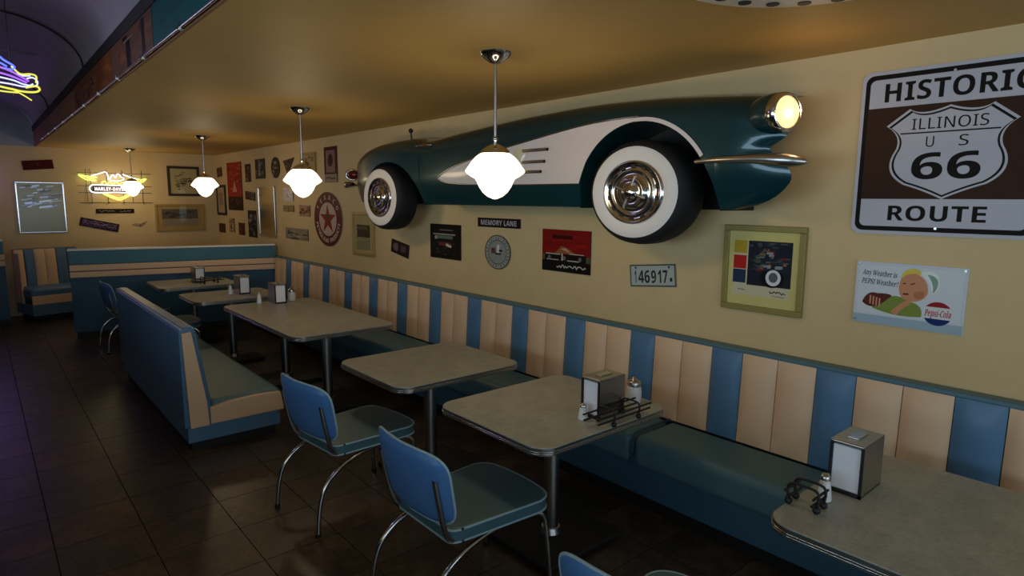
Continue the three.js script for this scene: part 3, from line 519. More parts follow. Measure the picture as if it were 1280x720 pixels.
// cola sign
flatSign('cola_sign', 'white embossed tin soda sign with girl in a cap, under the route sign', 'sign', 'right', -1.215, -0.748, 1.242, 1.550, (g, w, h) => {
  g.fillStyle = '#c9cdd0'; g.fillRect(0, 0, w, h); g.fillStyle = '#9db0ba'; g.fillRect(0, h * 0.86, w, h * 0.14); g.fillStyle = '#cfd3d4'; g.fillRect(w * 0.03, h * 0.05, w * 0.94, h * 0.78);
  g.fillStyle = '#22303c'; font(g, h * 0.115, 'bold italic', 'serif'); g.save(); g.translate(w * 0.06, h * 0.21); g.rotate(0.04); g.fillText('Any Weather is', 0, 0, w * 0.33); g.fillText('PEPSI Weather!', 0, h * 0.14, w * 0.35); g.restore();
  const blob = (c, pts) => { g.fillStyle = c; g.beginPath(); pts.forEach((p, i) => i ? g.quadraticCurveTo(p[0] * w, p[1] * h, p[2] * w, p[3] * h) : g.moveTo(p[0] * w, p[1] * h)); g.closePath(); g.fill(); };
  blob('#7c8c3c', [[0.26, 0.60], [0.40, 0.44, 0.52, 0.58], [0.66, 0.60, 0.64, 0.80], [0.40, 0.86, 0.18, 0.74], [0.20, 0.66, 0.26, 0.60]]);
  blob('#d8c24a', [[0.43, 0.22], [0.44, 0.06, 0.56, 0.06], [0.62, 0.10, 0.60, 0.16], [0.50, 0.16, 0.43, 0.30]]);
  blob('#c98a62', [[0.42, 0.30], [0.44, 0.14, 0.56, 0.14], [0.68, 0.20, 0.68, 0.42], [0.66, 0.56, 0.54, 0.58], [0.40, 0.56, 0.42, 0.30]]);
  blob('#b8704e', [[0.56, 0.44], [0.60, 0.38, 0.65, 0.42], [0.66, 0.50, 0.60, 0.53], [0.55, 0.52, 0.56, 0.44]]); g.fillStyle = '#9a2a22'; g.fillRect(w * 0.46, h * 0.455, w * 0.05, h * 0.025);
  g.strokeStyle = '#3a2418'; g.lineWidth = h * 0.014; g.beginPath(); g.moveTo(w * 0.52, h * 0.31); g.lineTo(w * 0.56, h * 0.29); g.moveTo(w * 0.45, h * 0.31); g.lineTo(w * 0.48, h * 0.30); g.moveTo(w * 0.46, h * 0.47); g.lineTo(w * 0.51, h * 0.46); g.stroke();
  blob('#e3e6dc', [[0.60, 0.12], [0.70, 0.04, 0.76, 0.16], [0.80, 0.32, 0.72, 0.44], [0.70, 0.26, 0.60, 0.12]]);
  blob('#7fa08c', [[0.66, 0.14], [0.74, 0.14, 0.76, 0.24], [0.76, 0.36, 0.72, 0.42], [0.73, 0.26, 0.66, 0.14]]);
  blob('#5b2a1c', [[0.08, 0.66], [0.12, 0.46, 0.22, 0.50], [0.34, 0.48, 0.36, 0.52], [0.30, 0.62, 0.24, 0.70], [0.14, 0.76, 0.08, 0.66]]);
  g.fillStyle = '#c88a70'; for (let i = 0; i < 4; i++) g.fillRect(w * (0.15 + i * 0.03), h * (0.54 + i * 0.012), w * 0.016, h * 0.14);
  blob('#c98a62', [[0.36, 0.78], [0.44, 0.60, 0.52, 0.56], [0.56, 0.58, 0.50, 0.66], [0.44, 0.74, 0.42, 0.82]]);
  g.save(); g.beginPath(); g.ellipse(w * 0.78, h * 0.72, w * 0.125, h * 0.18, 0, 0, 7); g.clip(); g.fillStyle = '#d8d4d0'; g.fillRect(0, 0, w, h); g.fillStyle = '#8f1c22'; g.fillRect(w * 0.6, h * 0.5, w * 0.4, h * 0.12); g.fillStyle = '#1a2f66'; g.fillRect(w * 0.6, h * 0.80, w * 0.4, h * 0.12); g.restore();
  g.fillStyle = '#9c1f26'; font(g, h * 0.14, 'bold italic', 'serif'); g.fillText('Pepsi-Cola', w * 0.665, h * 0.765, w * 0.23);
}, { q: 1.2, edge: mWhite, rough: 0.3, th: 0.01, screws: [[-0.475, 0.46], [0.475, 0.46], [-0.475, -0.45], [0.45, -0.46]] });
// olive framed car print
framed('framed_print', 'olive framed car collage print with pale mat between plate and soda sign', 'right', -1.956, -1.474, 1.212, 1.706, 0.034, mOlive, (g, w, h) => {
  g.fillStyle = '#cdbf78'; g.fillRect(0, 0, w, h); g.fillStyle = '#c9c0a0'; g.fillRect(w * 0.08, h * 0.16, w * 0.80, h * 0.70);
  g.fillStyle = '#b89a2e'; g.fillRect(w * 0.08, h * 0.13, w * 0.19, h * 0.17); g.fillStyle = '#b3231f'; g.fillRect(w * 0.08, h * 0.33, w * 0.19, h * 0.18); g.fillStyle = '#26364f'; g.fillRect(w * 0.08, h * 0.52, w * 0.19, h * 0.18);
  const cols = ['#1c2430', '#3b4a55', '#6c2228', '#59636a', '#8b8f92', '#2a3342', '#3f4d44', '#a2662e'];
  g.fillStyle = '#1d232c'; g.fillRect(w * 0.29, h * 0.13, w * 0.61, h * 0.59);
  for (let i = 0; i < 60; i++) { g.fillStyle = cols[rnd() * 8 | 0]; g.fillRect(w * rr(0.29, 0.80), h * rr(0.13, 0.50), w * rr(0.04, 0.10), h * rr(0.012, 0.04)); }
  g.fillStyle = '#0d0f13'; g.beginPath(); g.ellipse(w * 0.64, h * 0.61, w * 0.17, h * 0.12, 0, 0, 7); g.fill();
  g.fillStyle = '#d9dadc'; g.beginPath(); g.ellipse(w * 0.66, h * 0.60, w * 0.105, h * 0.105, 0, 0, 7); g.fill(); g.fillStyle = '#5a5f66'; g.beginPath(); g.ellipse(w * 0.66, h * 0.595, w * 0.062, h * 0.065, 0, 0, 7); g.fill();
  scribble(g, w * 0.62, w * 0.84, h * 0.79, h * 0.018, w * 0.012, '#2c2c22'); scribble(g, w * 0.66, w * 0.84, h * 0.84, h * 0.008, w * 0.007, '#5c5a46'); scribble(g, w * 0.16, w * 0.28, h * 0.79, h * 0.008, w * 0.008, '#7a5a4a');
});
// licence plate
flatSign('licence_plate', 'worn white licence plate with dark numerals under the front wheel', 'licence plate', 'right', -2.655, -2.285, 1.275, 1.425, (g, w, h) => {
  g.fillStyle = '#8b9088'; g.fillRect(0, 0, w, h); g.fillStyle = '#a9aea4'; g.fillRect(w * 0.03, h * 0.06, w * 0.94, h * 0.88); g.strokeStyle = '#3a3f3c'; g.lineWidth = h * 0.05; g.strokeRect(w * 0.02, h * 0.04, w * 0.96, h * 0.92);
  g.fillStyle = '#262c2b'; fitText(g, '1', w * 0.13, h * 0.82, w * 0.06, h * 0.56); fitText(g, '46', w * 0.32, h * 0.82, w * 0.26, h * 0.56); fitText(g, '9', w * 0.53, h * 0.82, w * 0.12, h * 0.56); fitText(g, '17', w * 0.72, h * 0.82, w * 0.22, h * 0.56);
  g.fillRect(w * 0.87, h * 0.60, w * 0.05, h * 0.16); for (const x of [0.14, 0.86]) { g.beginPath(); g.arc(w * x, h * 0.14, h * 0.05, 0, 7); g.fill(); }
  for (let i = 0; i < 60; i++) { g.fillStyle = 'rgba(70,60,45,0.5)'; g.fillRect(rnd() * w, rnd() * h, rr(1, 4), rr(1, 3)); }
}, { tilt: 0.10, q: 1, edge: mAlu, th: 0.004 });
// red racing poster
flatSign('racing_poster', 'red poster of an open car above a black caption band', 'poster', 'right', -3.522, -3.018, 1.297, 1.617, (g, w, h) => {
  g.fillStyle = '#7d0f0c'; g.fillRect(0, 0, w, h); for (let i = 0; i < 30; i++) { g.fillStyle = ['#8f120d', '#6e0d0a', '#a8160f'][i % 3]; g.globalAlpha = 0.35; g.fillRect(rr(0, 0.8) * w, rr(0.05, 0.6) * h, rr(0.1, 0.4) * w, rr(0.03, 0.1) * h); } g.globalAlpha = 1;
  g.fillStyle = '#3a0806'; g.fillRect(w * 0.22, h * 0.13, w * 0.42, h * 0.09);
  g.fillStyle = '#8c5a2c'; g.beginPath(); g.moveTo(w * 0.28, h * 0.56); g.lineTo(w * 0.42, h * 0.38); g.lineTo(w * 0.56, h * 0.44); g.lineTo(w * 0.72, h * 0.56); g.fill(); g.fillStyle = '#b98a70'; g.beginPath(); g.moveTo(w * 0.40, h * 0.46); g.lineTo(w * 0.50, h * 0.42); g.lineTo(w * 0.62, h * 0.54); g.lineTo(w * 0.5, h * 0.5); g.fill();
  g.fillStyle = '#54522c'; g.fillRect(0, h * 0.60, w, h * 0.14); g.fillStyle = '#120f0e'; g.fillRect(w * 0.06, h * 0.58, w * 0.86, h * 0.16); g.fillRect(0, h * 0.74, w, h * 0.26);
  g.fillStyle = '#b9b2a6'; g.fillRect(w * 0.08, h * 0.57, w * 0.32, h * 0.025); g.fillRect(w * 0.58, h * 0.55, w * 0.30, h * 0.02); g.fillRect(w * 0.42, h * 0.56, w * 0.03, h * 0.17); g.fillRect(w * 0.10, h * 0.71, w * 0.26, h * 0.02); g.fillRect(w * 0.54, h * 0.71, w * 0.24, h * 0.025);
  for (const x of [0.16, 0.48, 0.80]) { g.fillStyle = '#6b6760'; g.beginPath(); g.arc(w * x, h * 0.67, h * 0.05, 0, 7); g.fill(); }
  scribble(g, w * 0.32, w * 0.92, h * 0.87, h * 0.035, h * 0.028, '#b8b4b0');
}, { q: 0.8 });
// MEMORY LANE
flatSign('street_name_sign', 'narrow dark street sign reading MEMORY LANE under the car door', 'sign', 'right', -4.352, -3.790, 1.604, 1.682, (g, w, h) => { g.fillStyle = '#1d1216'; g.fillRect(0, 0, w, h); g.fillStyle = '#b9aeb4'; fitText(g, 'MEMORY LANE', w * 0.5, h * 0.78, w * 0.86, h * 0.56); }, { q: 0.9 });
// round grey emblem
flatSign('round_emblem', 'round grey tin badge sign beneath the narrow MEMORY LANE sign', 'sign', 'right', -4.250, -3.906, 1.247, 1.541, (g, w, h) => {
  g.fillStyle = '#4d4f48'; g.fillRect(0, 0, w, h); g.strokeStyle = '#9b9c92'; g.lineWidth = w * 0.10; g.beginPath(); g.ellipse(w / 2, h / 2, w * 0.41, h * 0.41, 0, 0, 7); g.stroke(); g.strokeStyle = '#3c3e38'; g.lineWidth = w * 0.018; g.beginPath(); g.ellipse(w / 2, h / 2, w * 0.35, h * 0.35, 0, 0, 7); g.stroke();
  g.fillStyle = '#8c8d84'; g.beginPath(); g.ellipse(w / 2, h / 2, w * 0.34, h * 0.34, 0, 0, 7); g.fill(); g.fillStyle = '#3b3430'; for (let i = 0; i < 26; i++) { const a = i / 26 * Math.PI * 2; g.save(); g.translate(w / 2 + Math.cos(a) * w * 0.41, h / 2 + Math.sin(a) * h * 0.41); g.rotate(a); g.fillRect(-w * 0.025, -w * 0.015, w * 0.05, w * (i % 3 ? 0.03 : 0.015)); g.restore(); }
  g.fillStyle = '#5b3a30'; g.fillRect(w * 0.26, h * 0.38, w * 0.16, h * 0.16); g.fillStyle = '#cfd0ca'; g.fillRect(w * 0.48, h * 0.28, w * 0.10, h * 0.26); g.fillStyle = '#2a2c2a'; g.fillRect(w * 0.56, h * 0.42, w * 0.12, h * 0.06); g.fillRect(w * 0.42, h * 0.52, w * 0.22, h * 0.05);
}, { round: true, q: 0.8, edge: mAlu });
// black poster
flatSign('dark_car_poster', 'black poster with a pale vintage car and red glints below the door', 'poster', 'right', -5.110, -4.612, 1.278, 1.604, (g, w, h) => {
  g.fillStyle = '#14100e'; g.fillRect(0, 0, w, h); g.fillStyle = '#8f8a80'; g.fillRect(w * 0.1, h * 0.27, w * 0.74, h * 0.045); g.fillStyle = '#5f6f5a'; g.fillRect(w * 0.2, h * 0.33, w * 0.56, h * 0.09); g.fillStyle = '#9a958a'; g.fillRect(w * 0.16, h * 0.34, w * 0.08, h * 0.10); g.fillStyle = '#6b2a22'; g.fillRect(w * 0.3, h * 0.52, w * 0.4, h * 0.10); g.fillStyle = '#c9b9a6'; g.beginPath(); g.ellipse(w * 0.62, h * 0.61, w * 0.1, h * 0.045, 0.2, 0, 7); g.fill();
  g.fillStyle = '#3c3c3a'; for (let i = 0; i < 24; i++) g.fillRect(rr(0.1, 0.8) * w, rr(0.5, 0.92) * h, rr(0.03, 0.12) * w, rr(0.01, 0.04) * h); g.fillStyle = '#6b6a66'; g.fillRect(w * 0.32, h * 0.15, w * 0.44, h * 0.03);
}, { q: 0.7 });
flatSign('tin_sign', 'small tilted dark red tin sign below the rear wheel', 'sign', 'right', -5.87, -5.52, 1.252, 1.392, (g, w, h) => { g.fillStyle = '#2a1614'; g.fillRect(0, 0, w, h); g.fillStyle = '#6e5a5c'; g.beginPath(); g.ellipse(w * 0.3, h * 0.5, w * 0.18, h * 0.3, 0, 0, 7); g.fill(); g.fillStyle = '#4d4442'; g.fillRect(w * 0.55, h * 0.2, w * 0.3, h * 0.5); g.fillStyle = '#120a0a'; g.fillRect(w * 0.42, h * 0.1, w * 0.08, h * 0.8); }, { tilt: -0.16, q: 0.6 });
framed('framed_certificate', 'narrow gold framed picture hanging just under the rear wheel', 'right', -6.75, -6.235, 1.188, 1.682, 0.03, mGold, (g, w, h) => { g.fillStyle = '#b59f68'; g.fillRect(0, 0, w, h); g.fillStyle = '#8f8256'; g.fillRect(w * 0.12, h * 0.55, w * 0.72, h * 0.36); g.fillStyle = '#3c3220'; g.fillRect(w * 0.16, h * 0.26, w * 0.68, h * 0.32); g.fillStyle = '#5e5234'; g.fillRect(w * 0.2, h * 0.3, w * 0.5, h * 0.08); });
// red star oil sign
flatSign('oil_company_sign', 'large round red enamel sign with a star, behind the car tail', 'sign', 'right', -7.838, -7.028, 1.238, 1.915, (g, w, h) => {
  const R = w / 2; g.save(); g.scale(1, h / w); g.fillStyle = '#5c0e10'; g.fillRect(0, 0, w, w); g.fillStyle = '#bfa596'; g.beginPath(); g.arc(R, R, R * 0.62, 0, 7); g.fill();
  g.fillStyle = '#cdb9a8'; const ring = (s, r, a0, a1) => { font(g, R * 0.22); g.textAlign = 'center'; [...s].forEach((c, i) => { const a = a0 + (a1 - a0) * (s.length > 1 ? i / (s.length - 1) : 0.5); g.save(); g.translate(R + Math.cos(a) * r, R + Math.sin(a) * r); g.rotate(a + (a0 > a1 ? -Math.PI / 2 : Math.PI / 2)); g.fillText(c, 0, R * 0.07); g.restore(); }); };
  ring('TEXACO', R * 0.80, -Math.PI * 0.82, -Math.PI * 0.18); ring('PETROLEUM PRODUCTS', R * 0.80, Math.PI * 0.93, Math.PI * 0.07);
  g.fillStyle = '#8a1818'; g.beginPath(); for (let i = 0; i < 10; i++) { const a = -Math.PI / 2 + i * Math.PI / 5, r = R * (i % 2 ? 0.22 : 0.58); g[i ? 'lineTo' : 'moveTo'](R + Math.cos(a) * r, R + Math.sin(a) * r); } g.fill();
  g.fillStyle = '#20402c'; g.fillRect(R * 0.84, R * 0.82, R * 0.32, R * 0.09); g.fillRect(R * 0.955, R * 0.82, R * 0.09, R * 0.36); g.restore();
}, { round: true, q: 1.1, rough: 0.5, edge: mAlu });
flatSign('framed_crest', 'narrow maroon poster with a pale crest beside the car tail', 'poster', 'right', -7.48, -7.13, 2.03, 2.462, (g, w, h) => { g.fillStyle = '#4a1518'; g.fillRect(0, 0, w, h); g.fillStyle = '#8d6a62'; g.fillRect(w * 0.14, h * 0.10, w * 0.72, h * 0.62); g.fillStyle = '#9a8574'; g.fillRect(0, h * 0.76, w, h * 0.24); g.fillStyle = '#3c1a1c'; g.beginPath(); g.ellipse(w * 0.5, h * 0.38, w * 0.2, h * 0.18, 0.4, 0, 7); g.fill(); scribble(g, w * 0.1, w * 0.9, h * 0.87, h * 0.03, w * 0.04, '#5a4238'); }, { q: 0.6 });
framed('framed_sketch', 'small gold framed sketch partly behind a pendant rod', 'right', -8.20, -7.74, 2.14, 2.42, 0.03, mGold, blotch('#a08c62', ['#5c4a30', '#7a6840', '#3c3424'], 14, 0.3));
// cluster of small signs towards the far corner
const bits = [
  ['tin_sign', 'tiny brown square tin sign high in the far corner', -12.0, -11.72, 2.20, 2.36, '#5c3a24', ['#2e2018', '#8a6a48'], 0.06],
  ['tin_sign', 'slim dark red tin sign next to the tall red poster', -10.47, -10.23, 2.085, 2.365, '#3c1a14', ['#7a3a2a', '#1c100e', '#8a7058'], 0],
  ['tin_sign', 'dark rectangular tin sign between slim red sign and oval sign', -9.99, -9.58, 2.125, 2.42, '#2e2824', ['#6a625a', '#8b837a', '#16120f'], 0],
  ['tin_sign', 'brown oblong tin sign beneath the slim dark red one', -10.52, -10.07, 1.80, 1.93, '#3a261a', ['#6a5238', '#1c140e', '#84704e'], -0.06],
  ['tin_sign', 'tall black lettered tin sign beside the silver-edged mirror', -10.44, -10.06, 1.21, 1.635, '#15120f', ['#6a665c', '#3c3a34', '#8a867a'], 0],
  ['tin_sign', 'small brown square tin sign low in the far corner', -12.05, -11.70, 1.215, 1.375, '#4c2e1c', ['#2c1c12', '#6e4a30'], 0],
  ['tin_sign', 'small black and white figure sign under the red poster', -11.45, -11.17, 1.245, 1.48, '#a38a64', ['#1f1a16', '#2c2620', '#d0c4ac'], 0],
  ['tin_sign', 'small rust red badge sign near the tall black sign', -10.94, -10.65, 1.22, 1.42, '#5a2a1e', ['#2c1612', '#8a5a44'], 0],
  ['tin_sign', 'pale glossy sign lit white behind a pendant globe', -8.88, -8.53, 1.79, 1.98, '#d6c8c4', ['#e6dcd8', '#b8a8b0'], 0],
  ['tin_sign', 'small faded sign directly beneath the pale glossy one', -8.90, -8.52, 1.645, 1.735, '#8f7452', ['#6a5238', '#a08660'], 0],
  ['tin_sign', 'small pale sign with red lettering beside the round red sign', -8.33, -7.98, 1.595, 1.742, '#a08462', ['#7a2a20', '#5a241c', '#8f2e24'], 0],
  ['licence_plate', 'worn licence plate tilted low beside the round red sign', -8.85, -8.07, 1.268, 1.42, '#8a806c', ['#2c2824', '#4a443c', '#a89c84'], 0.0],
];
for (const [n, l, z0, z1, y0, y1, bg, cols, tilt] of bits) flatSign(n, l, n === 'tin_sign' ? 'sign' : 'licence plate', 'right', z0, z1, y0, y1, blotch(bg, cols, 16, 0.35), { tilt, q: 0.3 });
flatSign('oval_sign', 'dark upright oval tin sign among the small signs', 'sign', 'right', -9.31, -8.98, 2.12, 2.42, blotch('#2c2620', ['#6a5c48', '#8a7a60', '#1a1512'], 16, 0.3), { round: true, q: 0.3 });
flatSign('pennant', 'triangular dark pennant pinned next to the oval sign', 'pennant', 'right', -8.84, -8.44, 2.16, 2.385, blotch('#4a3a2a', ['#2a2018', '#8a7454'], 10, 0.3), { q: 0.3, shape: (w, h) => { const s = new THREE.Shape(); s.moveTo(-w / 2, h * 0.36); s.lineTo(w / 2, h / 2); s.lineTo(-w * 0.14, -h / 2); s.closePath(); return s; } });
flatSign('tall_poster', 'tall red banner poster with a dark band at its foot', 'poster', 'right', -11.42, -10.67, 1.625, 2.42, (g, w, h) => { g.fillStyle = '#9c2a20'; g.fillRect(0, 0, w, h); for (let i = 0; i < 40; i++) { g.fillStyle = ['#84201a', '#a8382a', '#b55a44'][i % 3]; g.fillRect(rr(0, 0.85) * w, rr(0.03, 0.65) * h, rr(0.05, 0.3) * w, rr(0.01, 0.04) * h); } g.fillStyle = '#c98a74'; g.beginPath(); g.moveTo(w * 0.5, h * 0.38); g.lineTo(w * 0.66, h * 0.62); g.lineTo(w * 0.34, h * 0.62); g.fill(); g.fillStyle = '#2e1a16'; g.fillRect(0, h * 0.72, w, h * 0.28); g.fillStyle = '#7a4a40'; for (let i = 0; i < 14; i++) g.fillRect(rr(0.1, 0.85) * w, rr(0.74, 0.95) * h, w * 0.08, h * 0.015); }, { q: 0.5 });
framed('framed_print', 'black framed pale print next to the back corner, behind a pendant globe', 'right', -12.06, -11.56, 1.525, 2.055, 0.045, mWoodDark, (g, w, h) => { g.fillStyle = '#b59a72'; g.fillRect(0, 0, w, h); g.fillStyle = '#8a7454'; g.fillRect(w * 0.15, h * 0.2, w * 0.55, h * 0.5); });
{ // mirror with bright upright edges
  const mMir = S({ color: '#a89a80', metalness: 1, roughness: 0.14 });
  const one = (label, wall, a0, a1, y0, y1) => {
    const t = signBase('wall_mirror', label, 'mirror', wall, a0, a1, y0, y1, 0), w = a1 - a0, h = y1 - y0, f = 0.022;
    mesh('backing', box(-w / 2, w / 2, -h / 2, h / 2, 0, 0.008), mDark, t);
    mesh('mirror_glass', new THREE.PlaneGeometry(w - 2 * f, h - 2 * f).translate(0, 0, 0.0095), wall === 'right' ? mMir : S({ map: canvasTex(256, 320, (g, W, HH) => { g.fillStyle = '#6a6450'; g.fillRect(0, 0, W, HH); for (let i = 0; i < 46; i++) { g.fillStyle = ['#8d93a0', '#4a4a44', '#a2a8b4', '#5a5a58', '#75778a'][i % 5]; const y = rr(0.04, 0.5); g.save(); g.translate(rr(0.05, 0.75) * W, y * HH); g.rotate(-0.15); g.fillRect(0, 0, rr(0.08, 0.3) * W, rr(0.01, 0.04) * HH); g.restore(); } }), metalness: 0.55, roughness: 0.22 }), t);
    for (const s of [-1, 1]) {
      mesh('frame_rail', rbox(-w / 2, w / 2, s * (h / 2 - f / 2) - f / 2, s * (h / 2 - f / 2) + f / 2, 0, 0.02, 0.006, 2), mChrome, t);
      mesh('frame_stile', rbox(s * (w / 2 - f / 2) - f / 2, s * (w / 2 - f / 2) + f / 2, -h / 2 + f, h / 2 - f, 0, 0.02, 0.006, 2), mChrome, t);
    }
    return t;
  };
  one('tall plain mirror with chrome edges among the small signs', 'right', -9.92, -9.22, 1.25, 2.01);
  one('chrome framed mirror picture on the back wall above the far bench', 'back', 0.50, 1.105, 1.268, 2.05);
}
flatSign('red_plaque', 'tilted dark red plaque above the chrome framed mirror picture', 'sign', 'back', 0.615, 1.0, 2.24, 2.38, (g, w, h) => { g.fillStyle = '#4a120e'; g.fillRect(0, 0, w, h); g.fillStyle = '#7a2a20'; g.fillRect(w * 0.48, h * 0.3, w * 0.05, h * 0.3); }, { tilt: 0.10, q: 0.3 });
flatSign('street_name_sign', 'thin dark street sign below the eagle neon', 'sign', 'back', 1.505, 2.043, 1.563, 1.636, (g, w, h) => { g.fillStyle = '#1c140e'; g.fillRect(0, 0, w, h); scribble(g, w * 0.06, w * 0.5, h * 0.5, h * 0.22, h * 0.14, '#7d7360'); scribble(g, w * 0.62, w * 0.94, h * 0.5, h * 0.22, h * 0.14, '#7d7360'); }, { q: 0.5 });
flatSign('bumper_sign', 'tilted purple lettered sign under the thin street sign', 'sign', 'back', 1.27, 1.81, 1.31, 1.445, (g, w, h) => { g.fillStyle = '#2c1c28'; g.fillRect(0, 0, w, h); for (let i = 0; i < 3; i++) scribble(g, w * 0.05, w * 0.95, h * (0.25 + 0.25 * i), h * 0.14, h * 0.07, ['#7a6a94', '#8a78a0', '#5e4a78'][i]); }, { tilt: -0.24, q: 0.5 });
flatSign('metal_emblem', 'little winged metal emblem beside the tilted purple sign', 'emblem', 'back', 2.0, 2.23, 1.335, 1.43, (g, w, h) => { g.fillStyle = '#7d6a48'; g.fillRect(0, 0, w, h); scribble(g, 0, w, h * 0.5, h * 0.3, h * 0.1, '#b8a886'); }, { q: 0.3, edge: mGold, shape: (w, h) => { const s = new THREE.Shape(); s.moveTo(-w / 2, -h * 0.1); s.lineTo(-w * 0.25, h * 0.2); s.lineTo(0, 0); s.lineTo(w / 2, h / 2); s.lineTo(w * 0.3, -h * 0.1); s.lineTo(0, -h / 2); s.closePath(); return s; } });
framed('framed_print', 'black framed drawing of cars high on the back wall', 'back', 2.575, 3.085, 1.856, 2.366, 0.04, mWoodDark, (g, w, h) => { g.fillStyle = '#b3a273'; g.fillRect(0, 0, w, h); g.fillStyle = '#4f4a34'; for (let i = 0; i < 30; i++) g.fillRect(rr(0.14, 0.7) * w, rr(0.14, 0.80) * h, rr(0.04, 0.2) * w, rr(0.015, 0.06) * h); });
framed('framed_print', 'pale gold framed wide landscape print on the back wall', 'back', 2.35, 3.13, 1.25, 1.715, 0.035, mGold, (g, w, h) => { g.fillStyle = '#a88a52'; g.fillRect(0, 0, w, h); g.fillStyle = '#5a5444'; g.fillRect(w * 0.10, h * 0.14, w * 0.80, h * 0.42); g.fillStyle = '#34302a'; for (let i = 0; i < 20; i++) g.fillRect(rr(0.1, 0.75) * w, rr(0.24, 0.48) * h, rr(0.04, 0.15) * w, rr(0.02, 0.08) * h); g.fillStyle = '#8a7f64'; g.fillRect(w * 0.1, h * 0.58, w * 0.8, h * 0.28); });

// ---------------------------------------------------------------- neon signs
{ // eagle neon on the back wall: coordinates in a 570 x 280 grid
  const n = thing('eagle_neon', 'glowing eagle and shield neon sign with spread yellow wings on black wire grid', 'neon sign', [1.304, 1.72, ZB + 0.002]);
  const k = 0.95 / 570, ky = 0.47 / 280, p = (x, y, z = 0.06) => [x * k, (280 - y) * ky + 0.05, z];
  const line = (name, pts, r, m, closed) => mesh(name, tube(pts.map(q => p(...q)), r, pts.length * 8, 6, closed, 0.4), m, n);
  const yel = glow(2.4, 2.0, 0.35), whi = glow(2.4, 2.4, 2.5), pnk = glow(2.6, 0.9, 0.75), grn = glow(1.6, 2.0, 0.35);
  line('wing_tube', [[0, 38], [60, 82], [140, 92], [95, 66], [150, 60], [60, 50]], 0.009, grn, true);
  line('wing_tube', [[20, 42], [90, 74], [128, 82]], 0.008, yel);
  line('wing_outline_tube', [[100, 48], [170, 22], [222, 8], [236, 40], [240, 80]], 0.008, whi);
  line('wing_tube', [[565, 62], [520, 100], [455, 104], [490, 80], [450, 66], [520, 72]], 0.009, grn, true);
  line('wing_tube', [[545, 66], [500, 92], [470, 96]], 0.008, yel);
  line('wing_outline_tube', [[362, 22], [400, 40], [460, 62], [500, 66]], 0.008, whi);
  line('head_tube', [[250, 76], [280, 30], [300, 60], [320, 20], [350, 52], [372, 70], [330, 88], [270, 88]], 0.008, whi, true);
  line('crest_tube', [[182, 128], [190, 100], [215, 98], [225, 124], [250, 100], [275, 122], [300, 96], [330, 122], [360, 98], [390, 120], [425, 100], [434, 126]], 0.008, yel);
  line('bar_tube', [[100, 134], [100, 200], [300, 200], [480, 200], [480, 134], [300, 134]], 0.009, whi, true);
  mesh('bar_panel', box(p(106, 0)[0], p(474, 0)[0], p(0, 196)[1], p(0, 138)[1], 0.03, 0.045), S({ color: '#2a2020', roughness: 0.4 }), n);
  mesh('bar_lettering', new THREE.PlaneGeometry(358 * k, 50 * ky).translate(290 * k, p(0, 167)[1], 0.0475), (() => { const t = canvasTex(512, 96, (g, w, h) => { g.fillStyle = '#000'; g.fillRect(0, 0, w, h); g.fillStyle = '#fff'; fitText(g, 'HARLEY-DAVIDSON', w / 2, h * 0.84, w * 0.96, h * 0.66); }); const m = glow(3, 1.9, 1.8); m.emissiveMap = t; return m; })(), n);
  line('shield_tube', [[186, 212], [240, 244], [320, 274], [380, 246], [434, 214]], 0.009, yel);
  line('shield_tube', [[215, 214], [260, 236], [320, 256], [365, 236], [405, 214]], 0.008, yel);
  for (const y of [18, 140, 205, 300]) mesh('grid_wire', rod(p(-10, y, 0.02), p(610, y, 0.02), 0.004, 6), mBlack, n);
  for (const x of [60, 95, 230, 360, 440, 528]) mesh('grid_wire', rod(p(x, -18, 0.024), p(x, 305, 0.024), 0.004, 6), mBlack, n);
  for (const [x, y] of [[95, 300], [230, 300], [360, 300], [528, 300]]) mesh('standoff', rod(p(x, y, 0.0), p(x, y, 0.06), 0.01, 8), mBlack, n);
  const pl = new THREE.PointLight(new THREE.Color().setRGB(1, 0.85, 0.4), 0.10, 0, 2); pl.position.set(0.45, 0.3, 0.16); pl.castShadow = true; pl.shadow.radius = 6; pl.name = 'eagle_neon_light'; n.add(pl);
}
